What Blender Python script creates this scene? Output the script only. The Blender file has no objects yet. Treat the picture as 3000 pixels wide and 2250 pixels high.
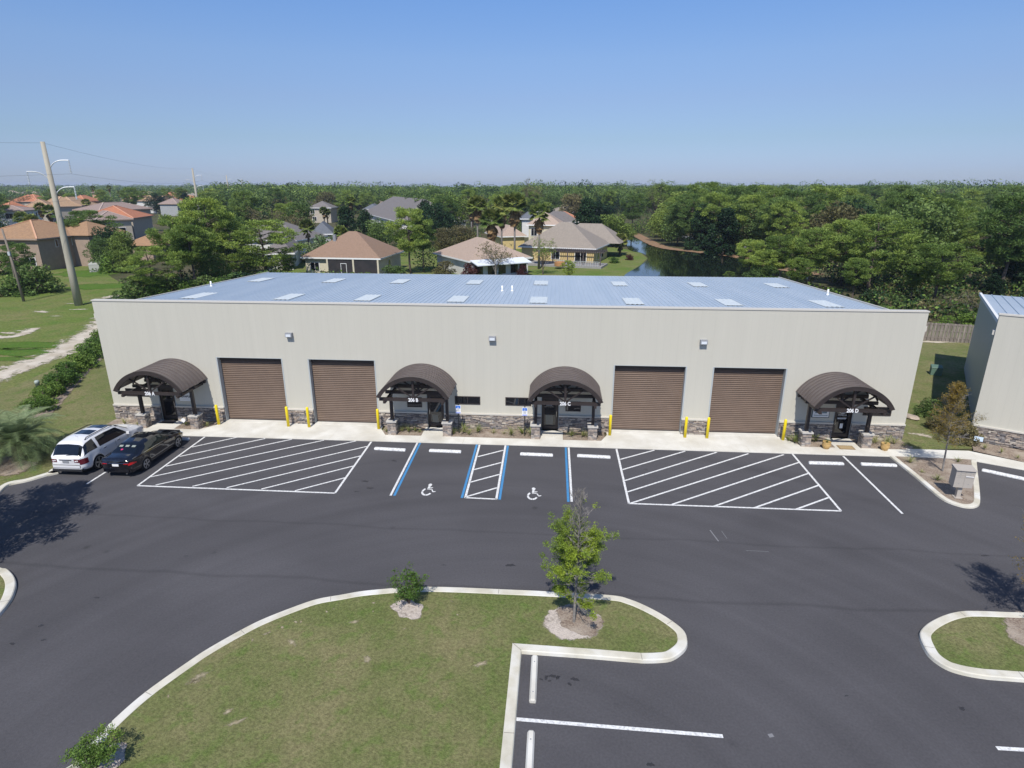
import bpy, bmesh, math, random
import numpy as np
from mathutils import Vector, Matrix
R = math.radians
random.seed(7)
rng = np.random.default_rng(11)
C = bpy.context.scene
COL = C.collection

# ------------------------------------------------------------------ camera, light, exposure
FPX, PITCH, YAW = 1783.0, math.atan(584/1783.0), R(4.103)
CX, CY, CH = 28.121, -34.813, 14.38
cam = bpy.data.cameras.new('camera'); camo = bpy.data.objects.new('camera', cam); COL.objects.link(camo)
cam.sensor_width = 36; cam.lens = 36*FPX/3000; cam.clip_start = 0.2; cam.clip_end = 60000
camo.location = (CX, CY, CH); camo.rotation_euler = (math.pi/2-PITCH, 0, YAW)
C.camera = camo
SUN_AZ, SUN_EL = R(7.0), R(53.0)          # shadows run towards +Y and a little +X
w = bpy.data.worlds.new('World'); C.world = w; w.use_nodes = True
nt = w.node_tree; bg = nt.nodes['Background']
sky = nt.nodes.new('ShaderNodeTexSky'); sky.sky_type = 'NISHITA'; sky.sun_disc = False
sky.sun_elevation = SUN_EL; sky.sun_rotation = math.pi+SUN_AZ
sky.air_density = 1.0; sky.dust_density = 0.35; sky.ozone_density = 3.0; sky.altitude = 0
# tint of the clear spring air by height above the horizon: paler and bluer low down than the model gives
gco = nt.nodes.new('ShaderNodeTexCoord'); sep = nt.nodes.new('ShaderNodeSeparateXYZ'); nt.links.new(gco.outputs['Generated'], sep.inputs[0])
rmp = nt.nodes.new('ShaderNodeValToRGB'); nt.links.new(sep.outputs[2], rmp.inputs[0]); els = rmp.color_ramp.elements
stops = [(0.0, (.49,.60,1.05)), (.022, (.53,.635,1.05)), (.065, (.594,.67,.894)), (.12, (.735,.757,.95)), (.172, (.83,.885,1.07)), (.244, (.82,.98,1.24)), (1.0, (.85,.97,1.15))]
stops[0] = (0.0, (.54,.66,1.06)); els[0].position = 0; els[0].color = stops[0][1]+(1,); els[1].position = 1; els[1].color = stops[-1][1]+(1,)
for p_, c_ in stops[1:-1]: e_ = els.new(p_); e_.color = c_+(1,)
mul = nt.nodes.new('ShaderNodeMix'); mul.data_type = 'RGBA'; mul.blend_type = 'MULTIPLY'; mul.clamp_result = False; mul.inputs[0].default_value = 1
nt.links.new(sky.outputs[0], mul.inputs[6]); nt.links.new(rmp.outputs[0], mul.inputs[7])
nt.links.new(mul.outputs[2], bg.inputs[0]); bg.inputs[1].default_value = 0.085
sl = bpy.data.lights.new('sun', 'SUN'); sl.energy = 3.6; sl.angle = R(0.5); sl.color = (1, 0.955, 0.88)
so = bpy.data.objects.new('sun', sl); COL.objects.link(so); so.location = (10, -30, 60)
sd = Vector((math.sin(SUN_AZ)*math.cos(SUN_EL), math.cos(SUN_AZ)*math.cos(SUN_EL), -math.sin(SUN_EL)))
so.rotation_euler = sd.to_track_quat('-Z', 'Y').to_euler()
C.view_settings.view_transform = 'Standard'; C.view_settings.look = 'None'
C.view_settings.exposure = 0.4; C.view_settings.gamma = 1
C.render.engine = 'CYCLES'

# ------------------------------------------------------------------ where things of the photo stand
def _ray(x, y):
    u = (x-1500)/FPX; v = (1125-y)/FPX; c, s = math.cos(PITCH), math.sin(PITCH)
    a, b, z = u, c+v*s, -s+v*c
    cy, sy = math.cos(YAW), math.sin(YAW)
    return a*cy-b*sy, a*sy+b*cy, z
def P(x, y, z=0.0):                        # ground position of a photo point at height z
    r = _ray(x, y); t = (z-CH)/r[2]; return (CX+r[0]*t, CY+r[1]*t)
def PY(x, y, Y):                           # x and height of a photo point standing at depth Y
    r = _ray(x, y); t = (Y-CY)/r[1]; return (CX+r[0]*t, CH+r[2]*t)
def proj(p):
    dx, dy, dz = p[0]-CX, p[1]-CY, p[2]-CH; cy, sy = math.cos(-YAW), math.sin(-YAW)
    x, y = dx*cy-dy*sy, dx*sy+dy*cy; c, s = math.cos(PITCH), math.sin(PITCH)
    d = y*c-dz*s; u = y*s+dz*c
    return (1500+FPX*x/d, 1125-FPX*u/d, d)

# ------------------------------------------------------------------ materials
MATS = {}
def pbr(name, col, rough=0.8, metal=0.0, col2=None, scale=2.0, detail=4, bump=0.0, bscale=None, spec=None,
        col3=None, scale3=0.3, objrand=0.0, island=0.0, stretch=None, coat=0, trans=0):
    if name in MATS: return MATS[name]
    m = bpy.data.materials.new(name); m.use_nodes = True; n = m.node_tree.nodes; L = m.node_tree.links
    b = n['Principled BSDF']; b.inputs['Roughness'].default_value = rough; b.inputs['Metallic'].default_value = metal
    if spec is not None: b.inputs['Specular IOR Level'].default_value = spec
    if coat: b.inputs['Coat Weight'].default_value = coat; b.inputs['Coat Roughness'].default_value = 0.05
    geo = n.new('ShaderNodeNewGeometry'); pos = geo.outputs['Position']
    if stretch:
        mp = n.new('ShaderNodeVectorMath'); mp.operation = 'MULTIPLY'; mp.inputs[1].default_value = stretch
        L.new(pos, mp.inputs[0]); pos = mp.outputs[0]
    cur = None
    def mix(a, c2, facsock, lo=0.4, hi=0.6):
        mr = n.new('ShaderNodeMapRange'); mr.inputs[1].default_value = lo; mr.inputs[2].default_value = hi
        L.new(facsock, mr.inputs[0]); mx = n.new('ShaderNodeMix'); mx.data_type = 'RGBA'
        L.new(mr.outputs[0], mx.inputs[0])
        if isinstance(a, tuple): mx.inputs[6].default_value = a+(1,)
        else: L.new(a, mx.inputs[6])
        mx.inputs[7].default_value = c2+(1,)
        return mx.outputs[2]
    def noise(s, d=4):
        t = n.new('ShaderNodeTexNoise'); t.inputs['Scale'].default_value = s; t.inputs['Detail'].default_value = d
        L.new(pos, t.inputs['Vector']); return t.outputs['Fac']
    cur = tuple(col)
    if col2: cur = mix(cur, tuple(col2), noise(scale, detail), 0.35, 0.65)
    if col3: cur = mix(cur, tuple(col3), noise(scale3, 3), 0.45, 0.7)
    if objrand or island:
        hs = n.new('ShaderNodeHueSaturation')
        if isinstance(cur, tuple): hs.inputs['Color'].default_value = cur+(1,)
        else: L.new(cur, hs.inputs['Color'])
        v = None
        if island:
            mr = n.new('ShaderNodeMapRange'); L.new(geo.outputs['Random Per Island'], mr.inputs[0])
            mr.inputs[3].default_value = 1-island; mr.inputs[4].default_value = 1+island; v = mr.outputs[0]
        if objrand:
            oi = n.new('ShaderNodeObjectInfo'); mr = n.new('ShaderNodeMapRange'); L.new(oi.outputs['Random'], mr.inputs[0])
            mr.inputs[3].default_value = 1-objrand; mr.inputs[4].default_value = 1+objrand
            h = n.new('ShaderNodeMapRange'); L.new(oi.outputs['Random'], h.inputs[0]); h.inputs[3].default_value = 0.5+objrand*.045; h.inputs[4].default_value = 0.5-objrand*.045
            L.new(h.outputs[0], hs.inputs['Hue'])
            if v:
                mm = n.new('ShaderNodeMath'); mm.operation = 'MULTIPLY'; L.new(v, mm.inputs[0]); L.new(mr.outputs[0], mm.inputs[1]); v = mm.outputs[0]
            else: v = mr.outputs[0]
        L.new(v, hs.inputs['Value']); cur = hs.outputs[0]
    if isinstance(cur, tuple): b.inputs['Base Color'].default_value = cur+(1,)
    else: L.new(cur, b.inputs['Base Color'])
    if bump:
        bp = n.new('ShaderNodeBump'); bp.inputs['Strength'].default_value = bump; bp.inputs['Distance'].default_value = 0.05
        L.new(noise(bscale or scale*4, 6), bp.inputs['Height']); L.new(bp.outputs[0], b.inputs['Normal'])
    if trans:
        tb = n.new('ShaderNodeBsdfTranslucent'); ms = n.new('ShaderNodeMixShader'); ms.inputs[0].default_value = trans
        if isinstance(cur, tuple): tb.inputs[0].default_value = cur+(1,)
        else: L.new(cur, tb.inputs[0])
        L.new(b.outputs[0], ms.inputs[1]); L.new(tb.outputs[0], ms.inputs[2]); L.new(ms.outputs[0], n['Material Output'].inputs[0])
    MATS[name] = m; return m

M = {}
M['white_paint'] = pbr('road_paint_white', (.78,.78,.76), .7, col2=(.66,.66,.65), scale=9, col3=(.42,.42,.43), scale3=11)
M['blue_paint'] = pbr('road_paint_blue', (.045,.205,.43), .7, col2=(.06,.24,.47), scale=6)
M['concrete'] = pbr('pale_concrete', (.70,.68,.62), .9, col2=(.60,.575,.51), scale=1.1, bump=.15, bscale=40, col3=(.53,.50,.43), scale3=.5)
M['curb'] = pbr('curb_concrete', (.62,.585,.49), .9, col2=(.50,.465,.37), scale=1.6, bump=.2, bscale=40, col3=(.70,.69,.65), scale3=.9)
M['panel_trim'] = pbr('cream_trim', (.56,.53,.47), .5)
M['stonecap'] = pbr('stone_cap', (.55,.52,.47), .85, col2=(.45,.43,.40), scale=6)
M['mortar'] = pbr('dark_mortar', (.06,.055,.05), .95)
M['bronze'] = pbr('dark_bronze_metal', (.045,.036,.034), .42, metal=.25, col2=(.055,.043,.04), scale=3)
M['bronze_roof'] = pbr('bronze_sheet_metal', (.15,.125,.115), .45, metal=.15, col2=(.132,.110,.102), scale=2)
M['door_brown'] = pbr('brown_painted_steel', (.165,.112,.080), .6, col2=(.145,.098,.07), scale=1.5)
M['glass_dark'] = pbr('dark_window_glass', (.008,.009,.012), .04, spec=.8)
M['jamb'] = pbr('pale_grey_jamb', (.40,.43,.43), .6)
M['yellow'] = pbr('yellow_plastic_sleeve', (.86,.66,.01), .45)
M['white'] = pbr('white_plastic', (.8,.8,.8), .5)
M['whitepaint'] = pbr('white_trim_paint', (.75,.75,.74), .6)
M['skylight'] = pbr('skylight_fibreglass', (.64,.68,.67), .4, col2=(.57,.61,.61), scale=3)
M['grey_metal'] = pbr('light_grey_fixture', (.25,.26,.28), .5)
M['lens'] = pbr('fixture_lens', (.6,.63,.66), .25)
M['sign_blue'] = pbr('sign_blue', (.02,.16,.62), .4)
M['post_black'] = pbr('black_post', (.02,.02,.022), .5)
M['mail'] = pbr('tan_mailbox_paint', (.42,.38,.335), .5)
M['mail2'] = pbr('tan_mailbox_lines', (.26,.235,.2), .5)
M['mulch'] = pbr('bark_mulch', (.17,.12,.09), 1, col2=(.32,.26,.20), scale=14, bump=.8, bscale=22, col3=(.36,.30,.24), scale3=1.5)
M['mulch_pale'] = pbr('weathered_mulch', (.56,.49,.42), 1, col2=(.28,.235,.20), scale=9, bump=.8, bscale=24, col3=(.55,.48,.42), scale3=1.3)
M['rubber'] = pbr('tyre_rubber', (.012,.012,.013), .8)
M['rim'] = pbr('alloy_rim', (.45,.46,.48), .3, metal=.8)
M['carglass'] = pbr('car_glass', (.006,.008,.012), .03, spec=.7)
M['carwhite'] = pbr('white_car_paint', (.72,.72,.73), .22, coat=.7)
M['carblack'] = pbr('black_car_paint', (.006,.006,.009), .12, coat=1)
M['carplastic'] = pbr('black_trim_plastic', (.02,.02,.022), .55)
M['red_lens'] = pbr('red_tail_lens', (.45,.01,.012), .12, coat=.6)
M['dkred_lens'] = pbr('dark_red_tail_lens', (.12,.012,.02), .12, coat=.6)
M['chrome'] = pbr('chrome', (.75,.76,.78), .12, metal=1)
M['water'] = pbr('pond_water', (.008,.013,.009), .05, bump=.04, bscale=.8, spec=.35)
M['sea'] = pbr('bay_water', (.02,.06,.12), .3)
M['bark'] = pbr('brown_bark', (.13,.10,.08), .95, col2=(.075,.058,.045), scale=5, bump=.5, bscale=12)
M['bark_grey'] = pbr('grey_bark', (.26,.24,.22), .95, col2=(.17,.155,.14), scale=7)
M['pole'] = pbr('concrete_pole', (.40,.37,.30), .9, col2=(.34,.31,.25), scale=.8, stretch=(3,3,.4))
M['wood_pole'] = pbr('weathered_wood_pole', (.24,.20,.165), .95, col2=(.17,.145,.12), scale=5, stretch=(2,2,.3))
M['galv'] = pbr('galvanised_arm', (.55,.57,.60), .4, metal=.3)
M['wire'] = pbr('wire', (.09,.09,.10), .6)
M['fence'] = pbr('weathered_fence_wood', (.27,.235,.205), .95, col2=(.17,.145,.125), scale=3, stretch=(2,2,.4), island=.2)
M['sand'] = pbr('pale_sand', (.56,.50,.41), 1, col2=(.42,.36,.27), scale=.8, bump=.4, bscale=8)
M['pinestraw'] = pbr('pine_straw_bank', (.28,.155,.085), 1, col2=(.20,.14,.08), scale=1.2, bump=.5, bscale=6)
M['terracotta'] = pbr('terracotta_pot', (.56,.37,.14), .6, col2=(.48,.31,.12), scale=8)

def leafmat(name, col, col2, island=.35, obj=.30, trans=.28):
    return pbr(name, col, .55, col2=col2, scale=.45, detail=2, island=island, objrand=obj, spec=.25, trans=trans)
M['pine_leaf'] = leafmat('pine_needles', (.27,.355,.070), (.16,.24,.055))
M['pine_dark'] = leafmat('dark_pine_needles', (.165,.245,.060), (.10,.17,.046))  # deeper green needle colour of the darker trees
M['oak_leaf'] = leafmat('broadleaf_foliage', (.13,.20,.052), (.085,.14,.040))
M['magnolia_leaf'] = leafmat('dark_evergreen_leaves', (0.030,0.068,0.025), (0.019,0.047,0.017), island=.5)
M['spring_leaf'] = leafmat('spring_green_leaves', (.20,.27,.055), (.14,.20,.045))
M['bright_leaf'] = leafmat('bright_shrub_leaves', (.17,.26,.045), (.11,.19,.038))
M['olive_leaf'] = leafmat('sparse_olive_leaves', (0.176,0.163,0.063), (0.135,0.117,0.057), obj=.3)
M['elm_leaf'] = leafmat('young_elm_leaves', (.33,.42,.045), (.18,.27,.045), obj=0, trans=.35)
M['rust_leaf'] = leafmat('rusty_sparse_leaves', (.30,.205,.045), (.20,.17,.04), obj=0)
M['flower_leaf'] = leafmat('pale_flowering_leaves', (.25,.30,.16), (.08,.15,.04), island=.5, obj=0)
M['palm_leaf'] = leafmat('palm_fan_leaves', (.14,.21,.05), (.20,.22,.06))
M['palm_dead'] = leafmat('dead_palm_leaves', (.30,.21,.09), (.18,.12,.055))
M['pindo_leaf'] = leafmat('silvery_palm_fronds', (.26,.32,.17), (.17,.23,.10), obj=0)
M['lily_leaf'] = leafmat('strap_leaves', (.17,.22,.05), (.36,.36,.16), island=.4, obj=.1)
M['red_leaf'] = leafmat('dark_red_leaves', (0.121,0.046,0.040), (0.081,0.026,0.029), obj=0)

def grass_mat(name, a, b, c, dark=None, fine=60, s1=.35, s2=1.6):
    m = bpy.data.materials.new(name); m.use_nodes = True; n = m.node_tree.nodes; L = m.node_tree.links
    bs = n['Principled BSDF']; bs.inputs['Roughness'].default_value = 1; bs.inputs['Specular IOR Level'].default_value = .1
    pos = n.new('ShaderNodeNewGeometry').outputs['Position']
    def noise(s, d, dist=0):
        t = n.new('ShaderNodeTexNoise'); t.inputs['Scale'].default_value = s; t.inputs['Detail'].default_value = d; t.inputs['Distortion'].default_value = dist
        t.inputs['Roughness'].default_value = .65
        L.new(pos, t.inputs[0]); return t.outputs['Fac']
    def mix(x, y, f, lo, hi):
        mr = n.new('ShaderNodeMapRange'); mr.inputs[1].default_value = lo; mr.inputs[2].default_value = hi; L.new(f, mr.inputs[0])
        mx = n.new('ShaderNodeMix'); mx.data_type = 'RGBA'; L.new(mr.outputs[0], mx.inputs[0])
        for s, i in ((x, 6), (y, 7)):
            if isinstance(s, tuple): mx.inputs[i].default_value = s+(1,)
            else: L.new(s, mx.inputs[i])
        return mx.outputs[2]
    cur = mix(a, b, noise(s1, 5, .3), .38, .64); cur = mix(cur, c, noise(s2, 6, .4), .5, .72)
    hs = n.new('ShaderNodeHueSaturation'); L.new(cur, hs.inputs['Color'])
    mr = n.new('ShaderNodeMapRange'); mr.inputs[1].default_value = .3; mr.inputs[2].default_value = .7; mr.inputs[3].default_value = .62; mr.inputs[4].default_value = 1.38
    L.new(noise(fine*.18, 8), mr.inputs[0]); L.new(mr.outputs[0], hs.inputs['Value']); L.new(hs.outputs[0], bs.inputs['Base Color'])
    bp = n.new('ShaderNodeBump'); bp.inputs['Strength'].default_value = .7; bp.inputs['Distance'].default_value = .06
    L.new(noise(fine*.4, 6), bp.inputs['Height']); L.new(bp.outputs[0], bs.inputs['Normal'])
    return m
M['lawn'] = grass_mat('lawn_grass', (.135,.155,.055), (.205,.188,.092), (.115,.165,.042))
M['meadow'] = grass_mat('rough_meadow', (.115,.165,.035), (.18,.175,.07), (.09,.155,.03), fine=30, s1=.12, s2=.5)
M['floor'] = grass_mat('woodland_floor', (.06,.07,.03), (.11,.09,.055), (.05,.07,.025), fine=15, s1=.05, s2=.3)

def patch_mat(name, base, edge_thr=.5, scale=1.2, gain=1.0, soft=.12):
    """copy of an opaque ground material whose border dissolves raggedly into what lies under it (attribute 'e')"""
    m = base.copy(); m.name = name; n = m.node_tree.nodes; L = m.node_tree.links
    out = n['Material Output']; src = out.inputs[0].links[0].from_socket
    at = n.new('ShaderNodeAttribute'); at.attribute_name = 'e'
    t = n.new('ShaderNodeTexNoise'); t.inputs['Scale'].default_value = scale; t.inputs['Detail'].default_value = 8; t.inputs['Roughness'].default_value = .75
    L.new(n.new('ShaderNodeNewGeometry').outputs['Position'], t.inputs[0])
    a = n.new('ShaderNodeMath'); a.operation = 'MULTIPLY_ADD'; L.new(at.outputs['Fac'], a.inputs[0]); a.inputs[1].default_value = gain; L.new(t.outputs['Fac'], a.inputs[2])
    mr = n.new('ShaderNodeMapRange'); mr.inputs[1].default_value = .5+edge_thr*.3; mr.inputs[2].default_value = .5+edge_thr*.3+soft; L.new(a.outputs[0], mr.inputs[0])
    tr = n.new('ShaderNodeBsdfTransparent'); ms = n.new('ShaderNodeMixShader'); L.new(mr.outputs[0], ms.inputs[0])
    L.new(tr.outputs[0], ms.inputs[1]); L.new(src, ms.inputs[2]); L.new(ms.outputs[0], out.inputs[0])
    return m
M['sand_patch'] = patch_mat('bare_sand_patch', M['sand'], .9, 1.1, .50); M['soil_spot'] = patch_mat('bare_soil_spot', pbr('bare_soil', (.40,.345,.24), 1, col2=(.26,.22,.13), scale=9), .7, 6, .8, .45)
M['mulch_patch'] = patch_mat('mulch_patch', M['mulch_pale'], .55, 3.0, 1.6)
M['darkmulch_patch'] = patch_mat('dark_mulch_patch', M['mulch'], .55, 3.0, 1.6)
M['lush_patch'] = patch_mat('lush_grass_patch', grass_mat('lush_grass', (.075,.15,.02), (.10,.15,.03), (.06,.13,.02)), .6, .5)
M['straw_patch'] = patch_mat('straw_patch', M['pinestraw'], .7, .5)

# asphalt
def asphalt():
    m = bpy.data.materials.new('asphalt'); m.use_nodes = True; n = m.node_tree.nodes; L = m.node_tree.links
    b = n['Principled BSDF']; b.inputs['Roughness'].default_value = .92; b.inputs['Specular IOR Level'].default_value = .3
    pos = n.new('ShaderNodeNewGeometry').outputs['Position']
    def noise(s, d, st=None, dist=0):
        t = n.new('ShaderNodeTexNoise'); t.inputs['Scale'].default_value = s; t.inputs['Detail'].default_value = d; t.inputs['Distortion'].default_value = dist
        if st:
            v = n.new('ShaderNodeVectorMath'); v.operation = 'MULTIPLY'; v.inputs[1].default_value = st; L.new(pos, v.inputs[0]); L.new(v.outputs[0], t.inputs[0])
        else: L.new(pos, t.inputs[0])
        return t.outputs['Fac']
    def math_(op, *a):
        q = n.new('ShaderNodeMath'); q.operation = op
        for i, v in enumerate(a):
            if isinstance(v, (int, float)): q.inputs[i].default_value = v
            else: L.new(v, q.inputs[i])
        return q.outputs[0]
    sx = n.new('ShaderNodeSeparateXYZ'); L.new(pos, sx.inputs[0])
    wob = math_('MULTIPLY', math_('SUBTRACT', noise(.25, 4), .5), .7)
    yy = math_('ADD', math_('ADD', sx.outputs[1], wob), math_('MULTIPLY', sx.outputs[0], .012))
    val = math_('ADD', .70, math_('MULTIPLY', noise(.16, 5, (1, 1.6, 1), .5), .6))
    fx = math_('SUBTRACT', sx.outputs[0], 17.2); fy = math_('SUBTRACT', sx.outputs[1], -17.2); fd = math_('SQRT', math_('ADD', math_('MULTIPLY', fx, fx), math_('MULTIPLY', fy, fy)))
    mw = n.new('ShaderNodeMapRange'); L.new(math_('ADD', fd, math_('MULTIPLY', noise(.8, 4), 3)), mw.inputs[0]); mw.inputs[1].default_value = 1.5; mw.inputs[2].default_value = 5.5; mw.inputs[3].default_value = 1.14; mw.inputs[4].default_value = 1
    val = math_('MULTIPLY', val, mw.outputs[0])
    for y0, wd, dk in ((-11.45, .05, .84), (-15.35, .06, .80), (-7.1, .04, .93)):
        ln = math_('ABSOLUTE', math_('SUBTRACT', yy, y0))
        mr = n.new('ShaderNodeMapRange'); L.new(ln, mr.inputs[0]); mr.inputs[1].default_value = 0; mr.inputs[2].default_value = wd*2.5; mr.inputs[3].default_value = dk; mr.inputs[4].default_value = 1
        val = math_('MULTIPLY', val, mr.outputs[0])
    # tyre-track sweeps round the island: arcs about the island's centre
    dx = math_('SUBTRACT', sx.outputs[0], 27.0); dy = math_('SUBTRACT', sx.outputs[1], -26.5)
    r = math_('SQRT', math_('ADD', math_('MULTIPLY', dx, dx), math_('MULTIPLY', dy, dy)))
    cmb = n.new('ShaderNodeCombineXYZ'); L.new(math_('MULTIPLY', r, 1.1), cmb.inputs[0]); L.new(math_('MULTIPLY', sx.outputs[0], .03), cmb.inputs[1])
    t = n.new('ShaderNodeTexNoise'); t.inputs['Scale'].default_value = 1; t.inputs['Detail'].default_value = 5; L.new(cmb.outputs[0], t.inputs[0])
    val = math_('MULTIPLY', val, math_('ADD', .76, math_('MULTIPLY', t.outputs['Fac'], .48)))
    # aggregate speckle
    val = math_('MULTIPLY', val, math_('ADD', .70, math_('MULTIPLY', noise(14, 8), .6)))
    # drips
    v = n.new('ShaderNodeTexVoronoi'); v.inputs['Scale'].default_value = .33; L.new(pos, v.inputs[0])
    mr = n.new('ShaderNodeMapRange'); L.new(math_('ADD', v.outputs['Distance'], math_('MULTIPLY', noise(5, 3), .05)), mr.inputs[0]); mr.inputs[1].default_value = .04; mr.inputs[2].default_value = .09; mr.inputs[3].default_value = .65; mr.inputs[4].default_value = 1
    val = math_('MULTIPLY', val, mr.outputs[0])
    hs = n.new('ShaderNodeMix'); hs.data_type = 'RGBA'; hs.blend_type = 'MULTIPLY'; hs.inputs[0].default_value = 1
    hs.inputs[6].default_value = (.075,.0725,.078,1)
    cc = n.new('ShaderNodeCombineXYZ')
    for i in range(3): L.new(val, cc.inputs[i])
    L.new(cc.outputs[0], hs.inputs[7]); L.new(hs.outputs[2], b.inputs['Base Color'])
    bp = n.new('ShaderNodeBump'); bp.inputs['Strength'].default_value = .5; bp.inputs['Distance'].default_value = .02; L.new(noise(45, 4), bp.inputs['Height']); L.new(bp.outputs[0], b.inputs['Normal'])
    return m
M['asphalt'] = asphalt()

# ribbed wall panel / roof shingles / tiles / metal roof
def panel_mat(name, col, pitch=.405, axis=(1, 0, 0), dark=.86):
    m = pbr(name, col, .5, col2=tuple(c*.96 for c in col), scale=1.2, detail=7, col3=tuple(c*.97 for c in col), scale3=.9, stretch=(1.6, 1.6, .16))
    n = m.node_tree.nodes; L = m.node_tree.links; b = n['Principled BSDF']
    tc = n.new('ShaderNodeTexCoord'); d = n.new('ShaderNodeVectorMath'); d.operation = 'DOT_PRODUCT'; d.inputs[1].default_value = axis
    L.new(tc.outputs['Object'], d.inputs[0])
    dv = n.new('ShaderNodeMath'); dv.operation = 'DIVIDE'; L.new(d.outputs['Value'], dv.inputs[0]); dv.inputs[1].default_value = pitch
    fr = n.new('ShaderNodeMath'); fr.operation = 'FRACT'; L.new(dv.outputs[0], fr.inputs[0])
    cr = n.new('ShaderNodeMapRange'); L.new(fr.outputs[0], cr.inputs[0]); cr.inputs[1].default_value = .0; cr.inputs[2].default_value = .10; cr.inputs[3].default_value = dark; cr.inputs[4].default_value = 1
    src = b.inputs['Base Color'].links[0].from_socket
    mx = n.new('ShaderNodeMix'); mx.data_type = 'RGBA'; mx.blend_type = 'MULTIPLY'; mx.inputs[0].default_value = 1; L.new(src, mx.inputs[6])
    cc = n.new('ShaderNodeCombineXYZ')
    for i in range(3): L.new(cr.outputs[0], cc.inputs[i])
    L.new(cc.outputs[0], mx.inputs[7]); L.new(mx.outputs[2], b.inputs['Base Color'])
    return m
M['wallpanel'] = panel_mat('beige_metal_wall_panel', (.535,.513,.440), dark=.94)
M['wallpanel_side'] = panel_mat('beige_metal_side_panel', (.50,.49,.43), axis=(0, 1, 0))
M['metalroof'] = pbr('galvalume_roof', (.60,.66,.70), .45, metal=.45, col2=(.54,.61,.66), scale=.35, stretch=(3, .3, 1))
def course_mat(name, col, col2, pitch, depth=.5, rowdark=.7, mixs=3.0, var=.4):
    """courses of tiles or shingles: dark line under each course, per height"""
    m = pbr(name, col, .85, col2=col2, scale=mixs, detail=6)
    n = m.node_tree.nodes; L = m.node_tree.links; b = n['Principled BSDF']
    pos = n.new('ShaderNodeNewGeometry').outputs['Position']; s = n.new('ShaderNodeSeparateXYZ'); L.new(pos, s.inputs[0])
    dv = n.new('ShaderNodeMath'); dv.operation = 'DIVIDE'; L.new(s.outputs[2], dv.inputs[0]); dv.inputs[1].default_value = pitch
    fr = n.new('ShaderNodeMath'); fr.operation = 'FRACT'; L.new(dv.outputs[0], fr.inputs[0])
    cr = n.new('ShaderNodeMapRange'); L.new(fr.outputs[0], cr.inputs[0]); cr.inputs[1].default_value = 0; cr.inputs[2].default_value = depth; cr.inputs[3].default_value = rowdark; cr.inputs[4].default_value = 1
    src = b.inputs['Base Color'].links[0].from_socket
    mx = n.new('ShaderNodeMix'); mx.data_type = 'RGBA'; mx.blend_type = 'MULTIPLY'; mx.inputs[0].default_value = 1; L.new(src, mx.inputs[6])
    cc = n.new('ShaderNodeCombineXYZ')
    for i in range(3): L.new(cr.outputs[0], cc.inputs[i])
    L.new(cc.outputs[0], mx.inputs[7]); L.new(mx.outputs[2], b.inputs['Base Color'])
    return m
ROOF = {
 'brown': course_mat('brown_shingles', (.30,.195,.135), (.22,.145,.10), .09, rowdark=.85, mixs=6),
 'tan': course_mat('tan_shingles', (.42,.32,.25), (.33,.25,.20), .09, rowdark=.88, mixs=5),
 'greytan': course_mat('grey_tan_shingles', (.31,.265,.22), (.22,.19,.16), .09, rowdark=.85, mixs=6),
 'grey': course_mat('grey_shingles', (.20,.18,.17), (.145,.13,.125), .09, rowdark=.85, mixs=5),
 'slate': course_mat('slate_shingles', (.14,.15,.17), (.10,.11,.13), .09, rowdark=.85, mixs=5),
 'tile': course_mat('tan_clay_tiles', (.40,.24,.13), (.30,.18,.10), .16, rowdark=.5),
 'terra': course_mat('terracotta_tiles', (.50,.20,.10), (.38,.15,.08), .16, rowdark=.65),
 'pinktile': course_mat('pinkish_grey_tiles', (.34,.25,.21), (.25,.19,.165), .16, rowdark=.65),
 'sandtile': course_mat('sand_clay_tiles', (.44,.29,.17), (.34,.22,.13), .16, rowdark=.65),
}
WALL = {
 'cream': pbr('cream_siding', (.58,.53,.40), .8, col2=(.54,.49,.37), scale=2),
 'yellow': pbr('yellow_stucco', (.60,.46,.22), .85, col2=(.55,.42,.20), scale=2),
 'white': pbr('white_stucco', (.66,.65,.62), .85, col2=(.60,.59,.56), scale=2),
 'mauve': pbr('tan_mauve_stucco', (.36,.27,.21), .9, col2=(.31,.235,.185), scale=1.5),
 'beige': pbr('beige_stucco', (.47,.41,.33), .9, col2=(.42,.37,.30), scale=1.5),
 'grey': pbr('grey_stucco', (.36,.37,.37), .9, col2=(.32,.33,.33), scale=1.5),
 'orange': pbr('peach_stucco', (.55,.33,.18), .9),
}
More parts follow.
